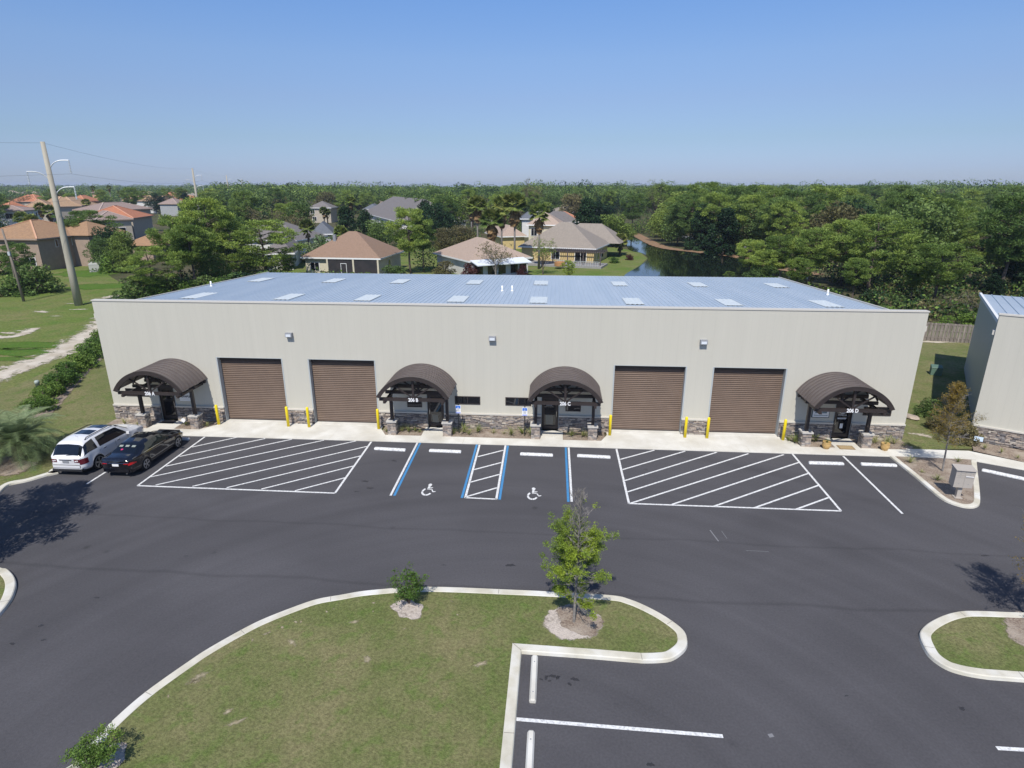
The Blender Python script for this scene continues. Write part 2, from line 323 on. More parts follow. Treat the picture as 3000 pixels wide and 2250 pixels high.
def stone_mat():
    m = bpy.data.materials.new('ledgestone'); m.use_nodes = True; n = m.node_tree.nodes; L = m.node_tree.links; b = n['Principled BSDF']; b.inputs['Roughness'].default_value = .9
    g = n.new('ShaderNodeNewGeometry'); cr = n.new('ShaderNodeValToRGB'); cr.color_ramp.interpolation = 'CONSTANT'; e = cr.color_ramp.elements
    cols = [(0, (.20,.17,.155)), (.18, (.33,.27,.225)), (.36, (.255,.235,.225)), (.52, (.42,.36,.30)), (.68, (.15,.14,.14)), (.80, (.36,.31,.27)), (.92, (.50,.45,.38))]
    e[0].position = 0; e[0].color = cols[0][1]+(1,); e[1].position = cols[1][0]; e[1].color = cols[1][1]+(1,)
    for p, c in cols[2:]: q = e.new(p); q.color = c+(1,)
    L.new(g.outputs['Random Per Island'], cr.inputs[0]); t = n.new('ShaderNodeTexNoise'); t.inputs['Scale'].default_value = 9; L.new(g.outputs['Position'], t.inputs[0])
    hs = n.new('ShaderNodeHueSaturation'); L.new(cr.outputs[0], hs.inputs['Color']); mr = n.new('ShaderNodeMapRange'); L.new(t.outputs['Fac'], mr.inputs[0]); mr.inputs[1].default_value = .3; mr.inputs[2].default_value = .7; mr.inputs[3].default_value = .75; mr.inputs[4].default_value = 1.25
    L.new(mr.outputs[0], hs.inputs['Value']); L.new(hs.outputs[0], b.inputs['Base Color'])
    return m
M['stone'] = stone_mat()

# ------------------------------------------------------------------ object helpers
def tag(o, label=None, cat=None, group=None, kind=None):
    if label: o['label'] = label
    if cat: o['category'] = cat
    if group: o['group'] = group
    if kind: o['kind'] = kind
    return o
def thing(name, loc=(0, 0, 0), rz=0, label=None, cat=None, group=None, scale=1):
    o = bpy.data.objects.new(name, None); COL.objects.link(o); o.location = loc; o.rotation_euler = (0, 0, rz)
    o.scale = (scale,)*3 if isinstance(scale, (int, float)) else scale
    o.empty_display_size = .3
    return tag(o, label, cat, group)
def link(name, me, mat, parent=None, loc=None, rz=0, scale=None):
    o = bpy.data.objects.new(name, me); COL.objects.link(o)
    if mat is not None and not me.materials:
        for mm in (mat if isinstance(mat, (list, tuple)) else [mat]): me.materials.append(mm)
    if parent: o.parent = parent
    if loc: o.location = loc
    if rz: o.rotation_euler = (0, 0, rz)
    if scale: o.scale = (scale,)*3 if isinstance(scale, (int, float)) else scale
    return o
def copy_tree(o, parent=None):
    c = o.copy(); COL.objects.link(c)
    if parent: c.parent = parent
    for ch in [x for x in bpy.data.objects if x.parent == o]: copy_tree(ch, c)
    return c
class MB:
    def __init__(s): s.v = []; s.f = []; s.m = []
    def add(s, vs, fs, mi=0):
        k = len(s.v); s.v += [tuple(map(float, q)) for q in vs]; s.f += [[i+k for i in f] for f in fs]; s.m += [mi]*len(fs); return s
    def box(s, x0, x1, y0, y1, z0, z1, mi=0):
        return s.add([(x0,y0,z0),(x1,y0,z0),(x1,y1,z0),(x0,y1,z0),(x0,y0,z1),(x1,y0,z1),(x1,y1,z1),(x0,y1,z1)],
                     [(3,2,1,0),(4,5,6,7),(0,1,5,4),(1,2,6,5),(2,3,7,6),(3,0,4,7)], mi)
    def obox(s, c, size, rx=0, ry=0, rz=0, mi=0):
        mt = Matrix.Translation(c) @ Matrix.Rotation(rz, 4, 'Z') @ Matrix.Rotation(ry, 4, 'Y') @ Matrix.Rotation(rx, 4, 'X'); a, b, d = [q/2 for q in size]
        vs = [mt @ Vector(q) for q in [(-a,-b,-d),(a,-b,-d),(a,b,-d),(-a,b,-d),(-a,-b,d),(a,-b,d),(a,b,d),(-a,b,d)]]
        return s.add(vs, [(3,2,1,0),(4,5,6,7),(0,1,5,4),(1,2,6,5),(2,3,7,6),(3,0,4,7)], mi)
    def tube(s, pts, rads, n=8, caps=True, mi=0):
        pts = [Vector(p) for p in pts]
        if isinstance(rads, (int, float)): rads = [rads]*len(pts)
        rings = []; up = None
        for i, p in enumerate(pts):
            t = (pts[min(i+1, len(pts)-1)]-pts[max(i-1, 0)])
            if t.length < 1e-9: t = Vector((0, 0, 1))
            t.normalize()
            if up is None: up = Vector((0, 1, 0)) if abs(t.y) < .9 else Vector((1, 0, 0))
            a = t.cross(up).normalized(); b = a.cross(t).normalized(); up = b
            rings.append([p+(a*math.cos(2*math.pi*k/n)+b*math.sin(2*math.pi*k/n))*rads[i] for k in range(n)])
        vs = [q for r in rings for q in r]; fs = []
        for i in range(len(rings)-1):
            for k in range(n): fs.append((i*n+k, i*n+(k+1) % n, (i+1)*n+(k+1) % n, (i+1)*n+k))
        if caps: fs.append(tuple(range(n-1, -1, -1))); fs.append(tuple((len(rings)-1)*n+k for k in range(n)))
        return s.add(vs, fs, mi)
    def beam(s, p0, p1, wd, ht, mi=0):
        p0, p1 = Vector(p0), Vector(p1); t = (p1-p0).normalized(); side = t.cross(Vector((0, 0, 1)))
        side = Vector((1, 0, 0)) if side.length < 1e-4 else side.normalized(); up = side.cross(t).normalized()
        vs = [p+side*a*wd/2+up*b*ht/2 for p in (p0, p1) for a, b in ((-1,-1),(1,-1),(1,1),(-1,1))]
        return s.add(vs, [(3,2,1,0),(4,5,6,7),(0,1,5,4),(1,2,6,5),(2,3,7,6),(3,0,4,7)], mi)
    def lathe(s, prof, n=20, c=(0, 0), mi=0):
        vs = [(c[0]+r*math.cos(2*math.pi*k/n), c[1]+r*math.sin(2*math.pi*k/n), z) for r, z in prof for k in range(n)]; fs = []
        for i in range(len(prof)-1):
            for k in range(n): fs.append((i*n+k, i*n+(k+1) % n, (i+1)*n+(k+1) % n, (i+1)*n+k))
        fs.append(tuple(range(n-1, -1, -1))); fs.append(tuple((len(prof)-1)*n+k for k in range(n)))
        return s.add(vs, fs, mi)
    def prism(s, pts, z0, z1, mi=0):
        n = len(pts); return s.add([(x, y, z0) for x, y in pts]+[(x, y, z1) for x, y in pts],
            [tuple(range(n-1, -1, -1)), tuple(range(n, 2*n))]+[(i, (i+1) % n, n+(i+1) % n, n+i) for i in range(n)], mi)
    def flat(s, pts, z, mi=0):
        return s.add([(x, y, z) for x, y in pts], [tuple(range(len(pts)))], mi)
    def line(s, a, b, wd, z, mi=0):
        a, b = Vector(a[:2]), Vector(b[:2]); t = (b-a).normalized(); q = Vector((-t.y, t.x))*wd/2
        return s.flat([a-q, b-q, b+q, a+q], z, mi)
    def mesh(s, name, smooth=False):
        me = bpy.data.meshes.new(name); me.from_pydata(s.v, [], s.f)
        if any(s.m): me.polygons.foreach_set('material_index', s.m)
        if smooth: me.polygons.foreach_set('use_smooth', [True]*len(me.polygons))
        me.validate(); me.update(); return me
    def build(s, name, mat, parent=None, smooth=False, loc=None, rz=0):
        return link(name, s.mesh(name, smooth), mat, parent, loc, rz)
def fixnormals(o):
    bm = bmesh.new(); bm.from_mesh(o.data); bmesh.ops.recalc_face_normals(bm, faces=bm.faces); bm.to_mesh(o.data); bm.free(); return o
def catmull(pts, n=8, closed=False):
    out = []; N = len(pts); rngi = range(N if closed else N-1)
    for i in rngi:
        p = [Vector(pts[(i+k) % N] if closed else pts[min(max(i+k, 0), N-1)]) for k in (-1, 0, 1, 2)]
        for j in range(n):
            t = j/n; out.append(.5*((2*p[1])+(p[2]-p[0])*t+(2*p[0]-5*p[1]+4*p[2]-p[3])*t*t+(3*p[1]-p[0]-3*p[2]+p[3])*t**3))
    if not closed: out.append(Vector(pts[-1]))
    return [tuple(q) for q in out]
def offset(pts, d, closed=False):
    out = []; N = len(pts)
    for i, p in enumerate(pts):
        a = Vector(pts[(i-1) % N] if closed or i > 0 else pts[i]); b = Vector(pts[(i+1) % N] if closed or i < N-1 else pts[i])
        p = Vector(p); t1 = (p-a); t2 = (b-p)
        t1 = t1.normalized() if t1.length > 1e-6 else t2.normalized(); t2 = t2.normalized() if t2.length > 1e-6 else t1
        n1 = Vector((-t1.y, t1.x)); n2 = Vector((-t2.y, t2.x)); m = (n1+n2)
        m = m.normalized() if m.length > 1e-6 else n1
        out.append(tuple(p+m*d/max(m.dot(n1), .5)))
    return out
def curb(name, pts, wd, ht, closed, kind='structure', mat=None):
    """kerb: pts is the outer edge (asphalt side), the kerb lies to the left of the direction of travel"""
    prof = [(0, -.02), (.02, ht*.8), (.05, ht), (wd-.02, ht), (wd, ht-.01), (wd, -.02)]
    mb = MB(); rows = [offset(pts, d, closed) for d, _ in prof]; N = len(pts); vs = []
    for (d, z), r in zip(prof, rows): vs += [(x, y, z) for x, y in r]
    fs = []
    for k in range(len(prof)-1):
        for i in range(N if closed else N-1):
            j = (i+1) % N; fs.append((k*N+i, k*N+j, (k+1)*N+j, (k+1)*N+i))
    mb.add(vs, fs); o = mb.build(name, mat or M['curb']); fixnormals(o)
    # saw joints
    acc = 0; j = MB(); inner = rows[3]
    for i in range(1, N):
        acc += (Vector(pts[i])-Vector(pts[i-1])).length
        if acc > 3.0:
            acc = 0; a = Vector(pts[i]); b = Vector(inner[i]); j.line(a+(b-a)*.08, b, .018, ht+.003)
    if j.v: jo = j.build('curb_joint', M['mail2'], o)
    tag(o, kind=kind); return o
def area(name, pts, z, mat, kind='structure'):
    bm = bmesh.new(); vs = [bm.verts.new((x, y, z)) for x, y in pts]; f = bm.faces.new(vs)
    bmesh.ops.triangulate(bm, faces=[f]); bmesh.ops.recalc_face_normals(bm, faces=bm.faces)
    if bm.faces[:] and bm.faces[:][0].normal.z < 0: bmesh.ops.reverse_faces(bm, faces=bm.faces)
    me = bpy.data.meshes.new(name); bm.to_mesh(me); bm.free(); return tag(link(name, me, mat), kind=kind)
def patch(name, center, rx, ry, z, mat, rot=0, n=40, rings=5, kind='structure', lob=.2):
    """round-ish sheet with attribute e falling to 0 at its border"""
    vs = [(0, 0)]; e = [1.0]; ph = random.random()*9
    for r in range(1, rings+1):
        for k in range(n):
            a = 2*math.pi*k/n; q = r/rings*(1+lob*math.sin(2*a+ph)*.5+lob*math.sin(5*a+ph*2)*.3)
            vs.append((math.cos(a)*rx*q, math.sin(a)*ry*q)); e.append(1-r/rings)
    c, s = math.cos(rot), math.sin(rot)
    V = [(center[0]+x*c-y*s, center[1]+x*s+y*c, z) for x, y in vs]
    F = [(0, 1+k, 1+(k+1) % n) for k in range(n)]
    for r in range(rings-1):
        for k in range(n): F.append((1+r*n+k, 1+(r+1)*n+k, 1+(r+1)*n+(k+1) % n, 1+r*n+(k+1) % n))
    me = bpy.data.meshes.new(name); me.from_pydata(V, [], F); at = me.attributes.new('e', 'FLOAT', 'POINT'); at.data.foreach_set('value', e)
    return tag(link(name, me, mat), kind=kind)
def strip_patch(name, line, wd, z, mat):
    """sheet along a polyline, e falls to 0 at both sides"""
    L_ = catmull(line, 6); V = []; e = []; F = []; K = 7
    for i, p in enumerate(L_):
        t = Vector(L_[min(i+1, len(L_)-1)])-Vector(L_[max(i-1, 0)]); t.normalize(); q = Vector((-t.y, t.x)); ww = wd if isinstance(wd, (int, float)) else wd[0]+(wd[1]-wd[0])*i/(len(L_)-1)
        for k in range(K):
            u = k/(K-1)*2-1; V.append((p[0]+q.x*u*ww, p[1]+q.y*u*ww, z)); e.append(1-abs(u))
    for i in range(len(L_)-1):
        for k in range(K-1): F.append((i*K+k, i*K+k+1, (i+1)*K+k+1, (i+1)*K+k))
    me = bpy.data.meshes.new(name); me.from_pydata(V, [], F); at = me.attributes.new('e', 'FLOAT', 'POINT'); at.data.foreach_set('value', e)
    return tag(link(name, me, mat), kind='structure')

def text_mesh(txt, size, extrude=.012):
    cu = bpy.data.curves.new('t', 'FONT'); cu.body = txt; cu.size = size; cu.extrude = extrude; cu.align_x = 'CENTER'; cu.align_y = 'CENTER'; cu.offset = .009
    o = bpy.data.objects.new('t', cu); COL.objects.link(o); dg = bpy.context.evaluated_depsgraph_get(); me = bpy.data.meshes.new_from_object(o.evaluated_get(dg))
    bpy.data.objects.remove(o); bpy.data.curves.remove(cu); me.materials.clear()
    me.transform(Matrix.Rotation(math.pi/2, 4, 'X')); return me

# ------------------------------------------------------------------ the setting: ground sheets
area('ground', [(-4100, -380), (4100, -380), (4100, 5100), (-4100, 5100)], -.08, M['floor'])
area('bay_water', [(-4000, 3500), (4000, 3500), (4000, 5050), (-4000, 5050)], 1.0, M['sea'])
area('meadow', [(-9, -40), (-6, 1.5), (-17, 23), (-19, 40), (-24, 47), (-40, 56), (-46, 62), (-60, 76), (-120, 76), (-120, -40)], -.05, M['meadow'])
area('lawn_beside_building', [(-14.6, 19.5), (-13.5, 24), (0.5, 24), (0.5, 0), (1.9, -2.45), (1.9, -7.7), (1.5, -8.9), (0.7, -9.6), (-9, -13), (-12, 4)], -.035, M['lawn'])
area('lawn_between_buildings', [(48.4, -1.35), (52.5, -.9), (66, 18), (75, 24), (63.5, 26.0), (48.4, 30)], -.035, M['lawn'])
area('back_lawn', [(-22, 58), (36, 58), P(1827, 807), P(1878, 775), P(1897, 756), P(1878, 740), P(1844, 732), (42, 118), (10, 118), (-22, 112)], -.05, M['meadow'])
pond_pts = catmull([P(1827, 809), P(1878, 776), P(1898, 756), P(1880, 741), P(1844, 732), P(1832, 708), P(1818, 685), P(1850, 682), P(1900, 712), P(1950, 729), P(2049, 741), P(2163, 756), P(2248, 783), (70, 68), (62, 58), (48, 54), (40, 58)], 6, True)
area('pond', pond_pts, -.02, M['water'])
bk = [P(1845, 681), P(1900, 712), P(1950, 729), P(2049, 741), P(2163, 756), P(2248, 783), (71, 70)]
strip_patch('pond_bank', [(x+.8, y+1.2) for x, y in bk], 2.2, .05, M['straw_patch'])
# street glimpsed behind the far bank
strip_patch('street', [P(1985, 690), P(2060, 704), P(2170, 725)], 2.4, .02, patch_mat('street_surface', pbr('street_grey', (.25,.25,.26), .9), .3, 1))
strip_patch('sandy_track', [P(-140, 1150), P(0, 1098), P(90, 1062), P(180, 1030), P(238, 992), P(290, 958), P(325, 925), (-20, 33)], (3.4, 3.0), -.02, M['sand_patch'])
strip_patch('worn_grass', [P(-60, 985), P(40, 985), P(100, 960)], 1.6, -.028, M['sand_patch'])
for x, y, rx, ry in ((30, 975, 2.0, .9), (60, 968, 1.2, .5), (300, 880, 2.5, 2.0), (240, 905, 2, .7), (330, 868, 3.4, 2.6), (120, 912, 2.4, 1.0), (160, 925, 1.5, .5), (370, 872, 2.0, 2.2), (215, 888, 1.3, .6)):
    patch('bare_patch', P(x, y), rx, ry, -.03, M['sand_patch'], lob=.6)
for x, y, rx, ry in ((60, 1030, 4, 1.6), (10, 1050, 3, 1.0), (300, 838, 6, 4), (250, 800, 7, 5), (40, 1010, 6, 2)):
    patch('lush_grass_patch', P(x, y), rx, ry, -.04, M['lush_patch'])

# car park
area('car_park_asphalt', [(1.85, -2.45), (48.4, -2.45), (50.9, -2.6), (53.1, -3.72), (90, -23), (90, -70), (-60, -70), (-60, -16), (-12, -15), (-2, -13.2), (.75, -11), (1.15, -9.9), (.85, -9.3), (1.5, -8.75), (1.85, -8.2)], 0, M['asphalt'])
c1 = catmull([P(0, 1447), P(27, 1423), P(72, 1414), P(119, 1401), P(172, 1383), (2.0, -7.2), (2.0, -2.5)], 6)
curb('kerb', [(-8, -14.5), (-1, -12.5), (.8, -10.9)]+c1, .28, .10, False)

# concrete apron, pavement, entrance walks (one slab level, beds cut out between)
def slab(name, pts, z=.03): 
    mb = MB(); mb.prism(pts, -.05, z); o = mb.build(name, M['concrete']); fixnormals(o); tag(o, kind='structure'); return o
slab('pavement', [(1.9, -2.48), (7.0, -2.46), (17.5, -2.44), (31.3, -2.45), (48.3, -2.5), (48.3, -1.48), (1.9, -1.48)])
for nm, x0, x1, xa, xb in (('garage_apron', 7.1, 17.55, 6.35, 18.05), ('garage_apron', 31.4, 42.0, 31.0, 42.55)):
    slab(nm, [(xa, -1.478), (xb, -1.478), (x1, -.55), (x1, -.12), (x0, -.12), (x0, -.55)], .031)
for xd, x0, x1 in ((3.65, 3.05, 4.75), (20.9, 20.25, 21.55), (27.95, 27.4, 28.75), (45.2, 44.35, 45.75)):
    slab('entrance_walk', [(x0, -1.478), (x1, -1.478), (x1, -.09), (x0, -.09)], .031)
slab('pavement', [(48.302, -2.5), (50.85, -2.62), (53.1, -3.75), (62, -8.6), (62.6, -7.6), (53.7, -2.75), (51.7, -1.4), (48.302, -1.35)], .029)
# joints in the slabs
mb = MB()
for x in (3.9, 6.4, 9.3, 11.9, 14.9, 18.1, 20.25, 22.9, 25.6, 27.4, 28.75, 31.2, 33.7, 36.7, 39.3, 42.3, 44.6, 46.9): mb.line((x, -2.44), (x, -1.5), .02, .0335)
for a in ((9.3, -1.5, 9.4, -.2), (14.9, -1.5, 14.95, -.2), (33.7, -1.5, 33.7, -.2), (36.7, -1.5, 36.7, -.3), (39.3, -1.5, 39.3, -.2)): mb.line(a[:2], a[2:], .02, .0345)
tag(mb.build('pavement_joints', M['curb']), kind='structure')
# beds
for x0, x1 in ((.05, 3.04), (4.76, 6.9), (17.7, 20.24), (21.56, 27.39), (28.76, 31.25), (42.2, 44.34), (45.76, 48.7)):
    area('planting_bed', [(x0, -1.46), (x1, -1.46), (x1, -.08), (x0, -.08)], .022, M['mulch'])
area('planting_bed', [(52.0, -1.35), (53.75, -2.7), (62.6, -7.5), (63, -5.9), (53.2, -.1), (52.6, -.2)], .02, M['mulch'])

# white and blue paint
mb = MB()
def pl(a, b, wd=.11, z=.004): mb.line(a, b, wd, z)
def zone(tl, bl, br, tr, hatch):
    for a, b in ((tl, bl), (bl, br), (br, tr)): pl(a, b)
    for a, b in hatch: pl(P(*a), P(*b), .10, .0055)
zone((7.32, -2.5), (7.38, -8.75), (17.55, -8.8), (17.5, -2.5), [((562,1310),(696,1281)),((526,1337.5),(777,1285)),((486,1366),(855,1287)),((443,1397),(949,1290)),((456,1421),(1043,1292)),((564,1425),(1075,1308)),((664,1429),(1056,1336)),((766,1433),(1037,1365)),((864,1438),(1014,1399))])
zone((31.8, -2.5), (31.82, -8.8), (41.55, -8.8), (41.6, -2.5), [((1817,1346),(1917,1319)),((1824,1376),(2007,1322)),((1831,1408),(2100,1325)),((1839,1441),(2193,1329)),((1846,1475),(2296,1332)),((1969,1478),(2340,1355)),((2090,1484),(2368,1387)),((2210,1488),(2398,1422)),((2330,1493),(2427,1458))])
for a, b in (((1223,1297),(1144,1452)), ((1405,1303),(1363,1459)), ((1481,1305),(1454,1463)), ((1666,1311),(1675,1470)), ((1362,1458),(1455,1462.5)),
             ((1400,1338),(1475,1319)), ((1389,1376),(1469,1355)), ((1377,1413),(1463,1390)), ((1367,1455),(1456,1429)), ((2470,1336),(2644,1505))):
    pl(P(*a), P(*b))
pl((4.72, -2.6), (4.70, -8.75))
pl(P(1513, 2107), P(2118, 2157), .12); pl(P(2920, 2192), P(3250, 2212), .12)
tag(mb.build('white_parking_lines', M['white_paint']), kind='structure')
mb = MB()
for a, b in (((1231,1297.5),(1155,1452.5)), ((1397,1302.5),(1353,1459)), ((1488,1306),(1463.5,1464)), ((1657.5,1311),(1665,1470.5))): pl(P(*a), P(*b), .12, .0062)
tag(mb.build('blue_parking_lines', M['blue_paint']), kind='structure')
mb = MB()                                   # faint old white scuffs
for a, b, wd in (((2080,1553),(2105,1586),.05), ((2114,1556),(2130,1578),.02), ((2185,1613),(2252,1616),.02), ((2255,2150),(2262,2160),.14)): mb.line(P(*a), P(*b), wd, .0045)
tag(mb.build('paint_scuffs', pbr('worn_paint', (.20,.20,.21), .9)), kind='structure')
M['stain'] = patch_mat('oil_stain', pbr('oil_dark', (.028,.027,.03), .7), .8, 9, .8)
for x, y, rx, ry in ((1495,1656,.22,.14),(1620,1981,.14,.1),(1635,1985,.1,.09),(1684,1990,.16,.1),(1600,1985,.1,.1),(1668,2004,.1,.07),(1585,1990,.07,.05),(1610,1995,.07,.05),(1905,2240,.12,.1),(1070,1410,.22,.12),(1085,1430,.2,.12),(1045,1440,.12,.08),(1155,1350,.2,.12),(545,1629,.10,.06),(283,1751,.12,.07),(120,1833,.14,.07),(127,1875,.1,.06),(36,1886,.14,.07),(2818,2076,.14,.08),(2480,2038,.07,.05),(2885,1628,.2,.08),(1300,1655,.1,.06)):
    patch('oil_stain', P(x, y), rx, ry, .0035, M['stain'], lob=.6)
# wheelchair symbols on the asphalt
def wheelchair(cx, cy, s, mirror=1):
    mb = MB()
    def T(x, y): return (cx+x*s*mirror, cy+y*s*1.5)
    def arc(a0, a1, r, wd, ox=0, oy=0, n=14):
        o = [T(ox+(r+wd/2)*math.cos(R(a)), oy+(r+wd/2)*math.sin(R(a))) for a in np.linspace(a0, a1, n)]
        i = [T(ox+(r-wd/2)*math.cos(R(a)), oy+(r-wd/2)*math.sin(R(a))) for a in np.linspace(a1, a0, n)]
        mb.flat(o+i, .005)
    arc(125, 176, .36, .15, -.02, -.25); arc(181, 268, .36, .15, -.02, -.25); arc(273, 335, .36, .15, -.02, -.25)
    arc(0, 360, .075, .149, .02, .52, 16)
    mb.flat([T(-.08, .36), T(.11, .36), T(.09, .12), T(-.09, .12)], .005)
    mb.flat([T(-.08, .09), T(.28, .09), T(.28, .0), T(-.08, .0)], .005)
    mb.flat([T(.12, .24), T(.34, .24), T(.34, .17), T(.12, .17)], .0052)
    mb.flat([T(.28, -.02), T(.36, .02), T(.50, -.24), T(.42, -.28)], .0051)
    mb.flat([T(.46, -.21), T(.66, -.16), T(.66, -.24), T(.46, -.30)], .0053)
    o = mb.build('wheelchair_symbol', M['white_paint']); return tag(o, kind='structure')
wheelchair(22.03, -8.1, .62); wheelchair(27.24, -8.15, .62)

# islands
isl = [P(208, 2250)]+[P(*q) for q in ((267,2187),(330,2119),(425,2036),(545,1950),(610,1907),(705,1853),(769,1821),(854,1787),(927,1762),(1000,1748.6),(1086,1735),(1253,1725),(1506,1734),(1628,1740),(1791,1750),(1845,1762),(1895,1782.6),(1949,1812),(2000,1850),(2014,1880),(2008,1908),(1972,1936),(1931,1943),(1881,1944))]
isl = [(14.8, -26.5), (14.9, -25)]+isl
isl = catmull(isl, 5)+[P(1741, 1932), (27.3, -18.9), (27.29, -22), (27.28, -27)]
isl = [tuple(q[:2]) for q in isl]
curb('kerb', isl[::-1], .33, .13, False)
inner = offset(isl[::-1], .30, False)[::-1]
area('island_lawn', inner, .115, M['lawn'])
isr = catmull([(49, -15.6), P(3000, 1801), P(2859, 1796), P(2805, 1798), P(2759, 1810), P(2719, 1830), P(2696, 1850), P(2691, 1866), P(2698, 1889), P(2719, 1925), P(2759, 1956), P(2805, 1975), P(2881, 1990), P(3000, 2000), (49, -19.2), (50, -18.5), (50.2, -16.5)], 5, True)
isr = [tuple(q[:2]) for q in isr]; curb('kerb', isr, .33, .13, True); area('island_lawn', offset(isr, .30, True), .115, M['lawn'])
isL = catmull([(1, -14.2), (4.5, -14.9), P(0, 1666), P(23, 1672), P(38, 1685), P(47, 1699), P(50, 1717), P(45, 1740), P(32, 1767), P(0, 1807), (9.4, -20.2), (9, -22), (1, -20)], 5, True)
isL = [tuple(q[:2]) for q in isL]; curb('kerb', isL[::-1], .33, .13, True); area('island_lawn', offset(isL[::-1], .30, True), .115, M['lawn'])
# mailbox island
im = [P(2606, 1340), P(2678, 1398), P(2741, 1452)]+catmull([P(2741, 1452), P(2768, 1470), P(2805, 1484), P(2836, 1490), P(2862, 1487), P(2872, 1470), P(2868, 1416)], 4)[1:]+[P(2861, 1353)]
im = [tuple(q[:2]) for q in im]; curb('kerb', im, .26, .10, False)
area('planting_bed', offset(im, .24, False)+[(50.8, -2.68), (47.1, -2.56)], .075, M['mulch'])
# mulch rings and bare spots on the lawns
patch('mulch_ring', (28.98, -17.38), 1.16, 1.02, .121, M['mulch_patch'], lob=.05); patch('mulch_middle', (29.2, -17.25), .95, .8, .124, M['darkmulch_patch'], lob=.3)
patch('mulch_ring', P(1195, 1792), .60, .62, .121, M['mulch_patch'], lob=.4)
patch('mulch_ring', (44.75, -17.0), 1.5, 1.35, .121, M['darkmulch_patch'], lob=.08)
patch('mulch_ring', (16.75, -23.5), .5, .5, .121, M['mulch_patch'], lob=.3)
for x, y, rx, ry in ((581,1984,.16,.5),(575,1995,.12,.25),(690,2117,.12,.35),(669,2084,.10,.2),(778,1857,.10,.10),(788,1853,.08,.08),(827,1838,.09,.09),(866,1822,.10,.06),(882,1822,.07,.06),(740,1875,.10,.08),(957,1792,.09,.06),(978,1784,.06,.05),(1094,1766,.08,.10),(1322,1761,.08,.05),(1076,1931,.28,.12),(1038,1822,.12,.25),(1408,1945,.16,.3),(1340,1801,.06,.06),(1185,1842,.06,.07),(1093,1791,.05,.06),(493,2040,.1,.05),(855,1882,.25,.15)):
    patch('bare_patch', P(x, y, .115), rx*1.1, ry*1.1, .119, M['soil_spot'], rot=R(-50), lob=.5)
patch('bare_patch', (1.2, -1.0), 1.6, .6, .026, M['sand_patch'], lob=.5)
patch('bare_patch', P(2655, 1308), .9, .3, -.02, M['sand_patch']); patch('bare_patch', P(2700, 1273), 1.3, .5, -.02, M['sand_patch'], lob=.5)
patch('lush_grass_patch', (70, 29.5), 14, 4.5, -.04, M['lush_patch'], rot=R(-12)); patch('bare_patch', P(2700, 1000), 6, 1.0, -.02, M['sand_patch'])

# ------------------------------------------------------------------ warehouse building(s)
def stone_courses(mb, x0, x1, z0, z1, y, depth=.05, rs=random):
    z = z0
    while z < z1-.02:
        h = min(rs.uniform(.045, .095), z1-z)
        if z1-(z+h) < .035: h = z1-z
        x = x0
        while x < x1-.01:
            l = min(rs.uniform(.10, .42), x1-x)
            if x1-(x+l) < .07: l = x1-x
            d = rs.uniform(.005, depth+.03); mb.box(x+.006, x+l-.006, y-d, y+.01, z+.005, z+h-.005); x += l
        z += h
def stone_pillar(parent, x0, x1, y0, y1, z1):
    core = MB(); core.box(x0+.03, x1-.03, y0+.03, y1-.03, 0, z1); po = core.build('pillar', M['mortar'], parent)
    mb = MB(); z = .0
    while z < z1-.02:
        h = min(random.uniform(.05, .11), z1-z)
        for (a0, a1, fx) in ((x0, x1, 0), (y0, y1, 1), (y0, y1, 2)):
            a = a0
            while a < a1-.01:
                l = min(random.uniform(.12, .36), a1-a)
                if a1-(a+l) < .06: l = a1-a
                d = random.uniform(.0, .03)
                if fx == 0: mb.box(a+.004, a+l-.004, y0-d, y0+.04, z+.004, z+h-.004)
                elif fx == 1: mb.box(x1-.04, x1+d, a+.044, a+l-.004, z+.004, z+h-.004)
                else: mb.box(x0-d, x0+.04, a+.044, a+l-.004, z+.004, z+h-.004)
                a += l
        z += h
    mb.build('stone_facing', M['stone'], po)
    cp = MB(); cp.box(x0-.06, x1+.06, y0-.06, y1+.06, z1+.001, z1+.085); cp.build('cap', M['stonecap'], po)
    return po

DOORS_G = [(7.35, 11.45), (13.15, 17.25), (31.7, 35.85), (37.45, 41.57)]
WH = 7.66
bld = thing('warehouse', (0, 0, 0), 0, 'long beige metal warehouse with four brown roll-up doors and a low blue-grey metal roof', 'warehouse')
ents = [3.65, 20.9, 27.95, 45.2]
mb = MB(); xs = sorted([(a, b, 4.24, 0) for a, b in DOORS_G]+[(e-.53, e+.53, 2.17, 1) for e in ents])
x = 0
for a, b, h, k in xs:
    mb.box(x, a, 0, .32, 0, WH-.001 if False else WH); mb.box(a, b, 0.0, .32, h, WH); x = b
mb.box(x, 48.77, 0, .32, 0, WH)
mb.build('front_wall', M['wallpanel'], bld)
mb = MB(); mb.box(-.03, 48.80, -.04, .36, WH+.002, WH+.07); mb.build('parapet_cap', M['panel_trim'], bld)
mb = MB(); mb.box(.32, .47, .322, 22.9, 0, 6.9); 
mb.v = []; mb.f = []; mb.m = []
for xx0, xx1 in ((.32, .5), (48.27, 48.45)):
    mb.add([(xx0,.322,0),(xx1,.322,0),(xx1,22.9,0),(xx0,22.9,0),(xx0,.322,7.08),(xx1,.322,7.08),(xx1,22.9,6.17),(xx0,22.9,6.17)], [(3,2,1,0),(4,5,6,7),(0,1,5,4),(1,2,6,5),(2,3,7,6),(3,0,4,7)])
mb.box(.502, 48.268, 22.7, 22.9, 0, 6.17); mb.build('side_wall', M['wallpanel_side'], bld)
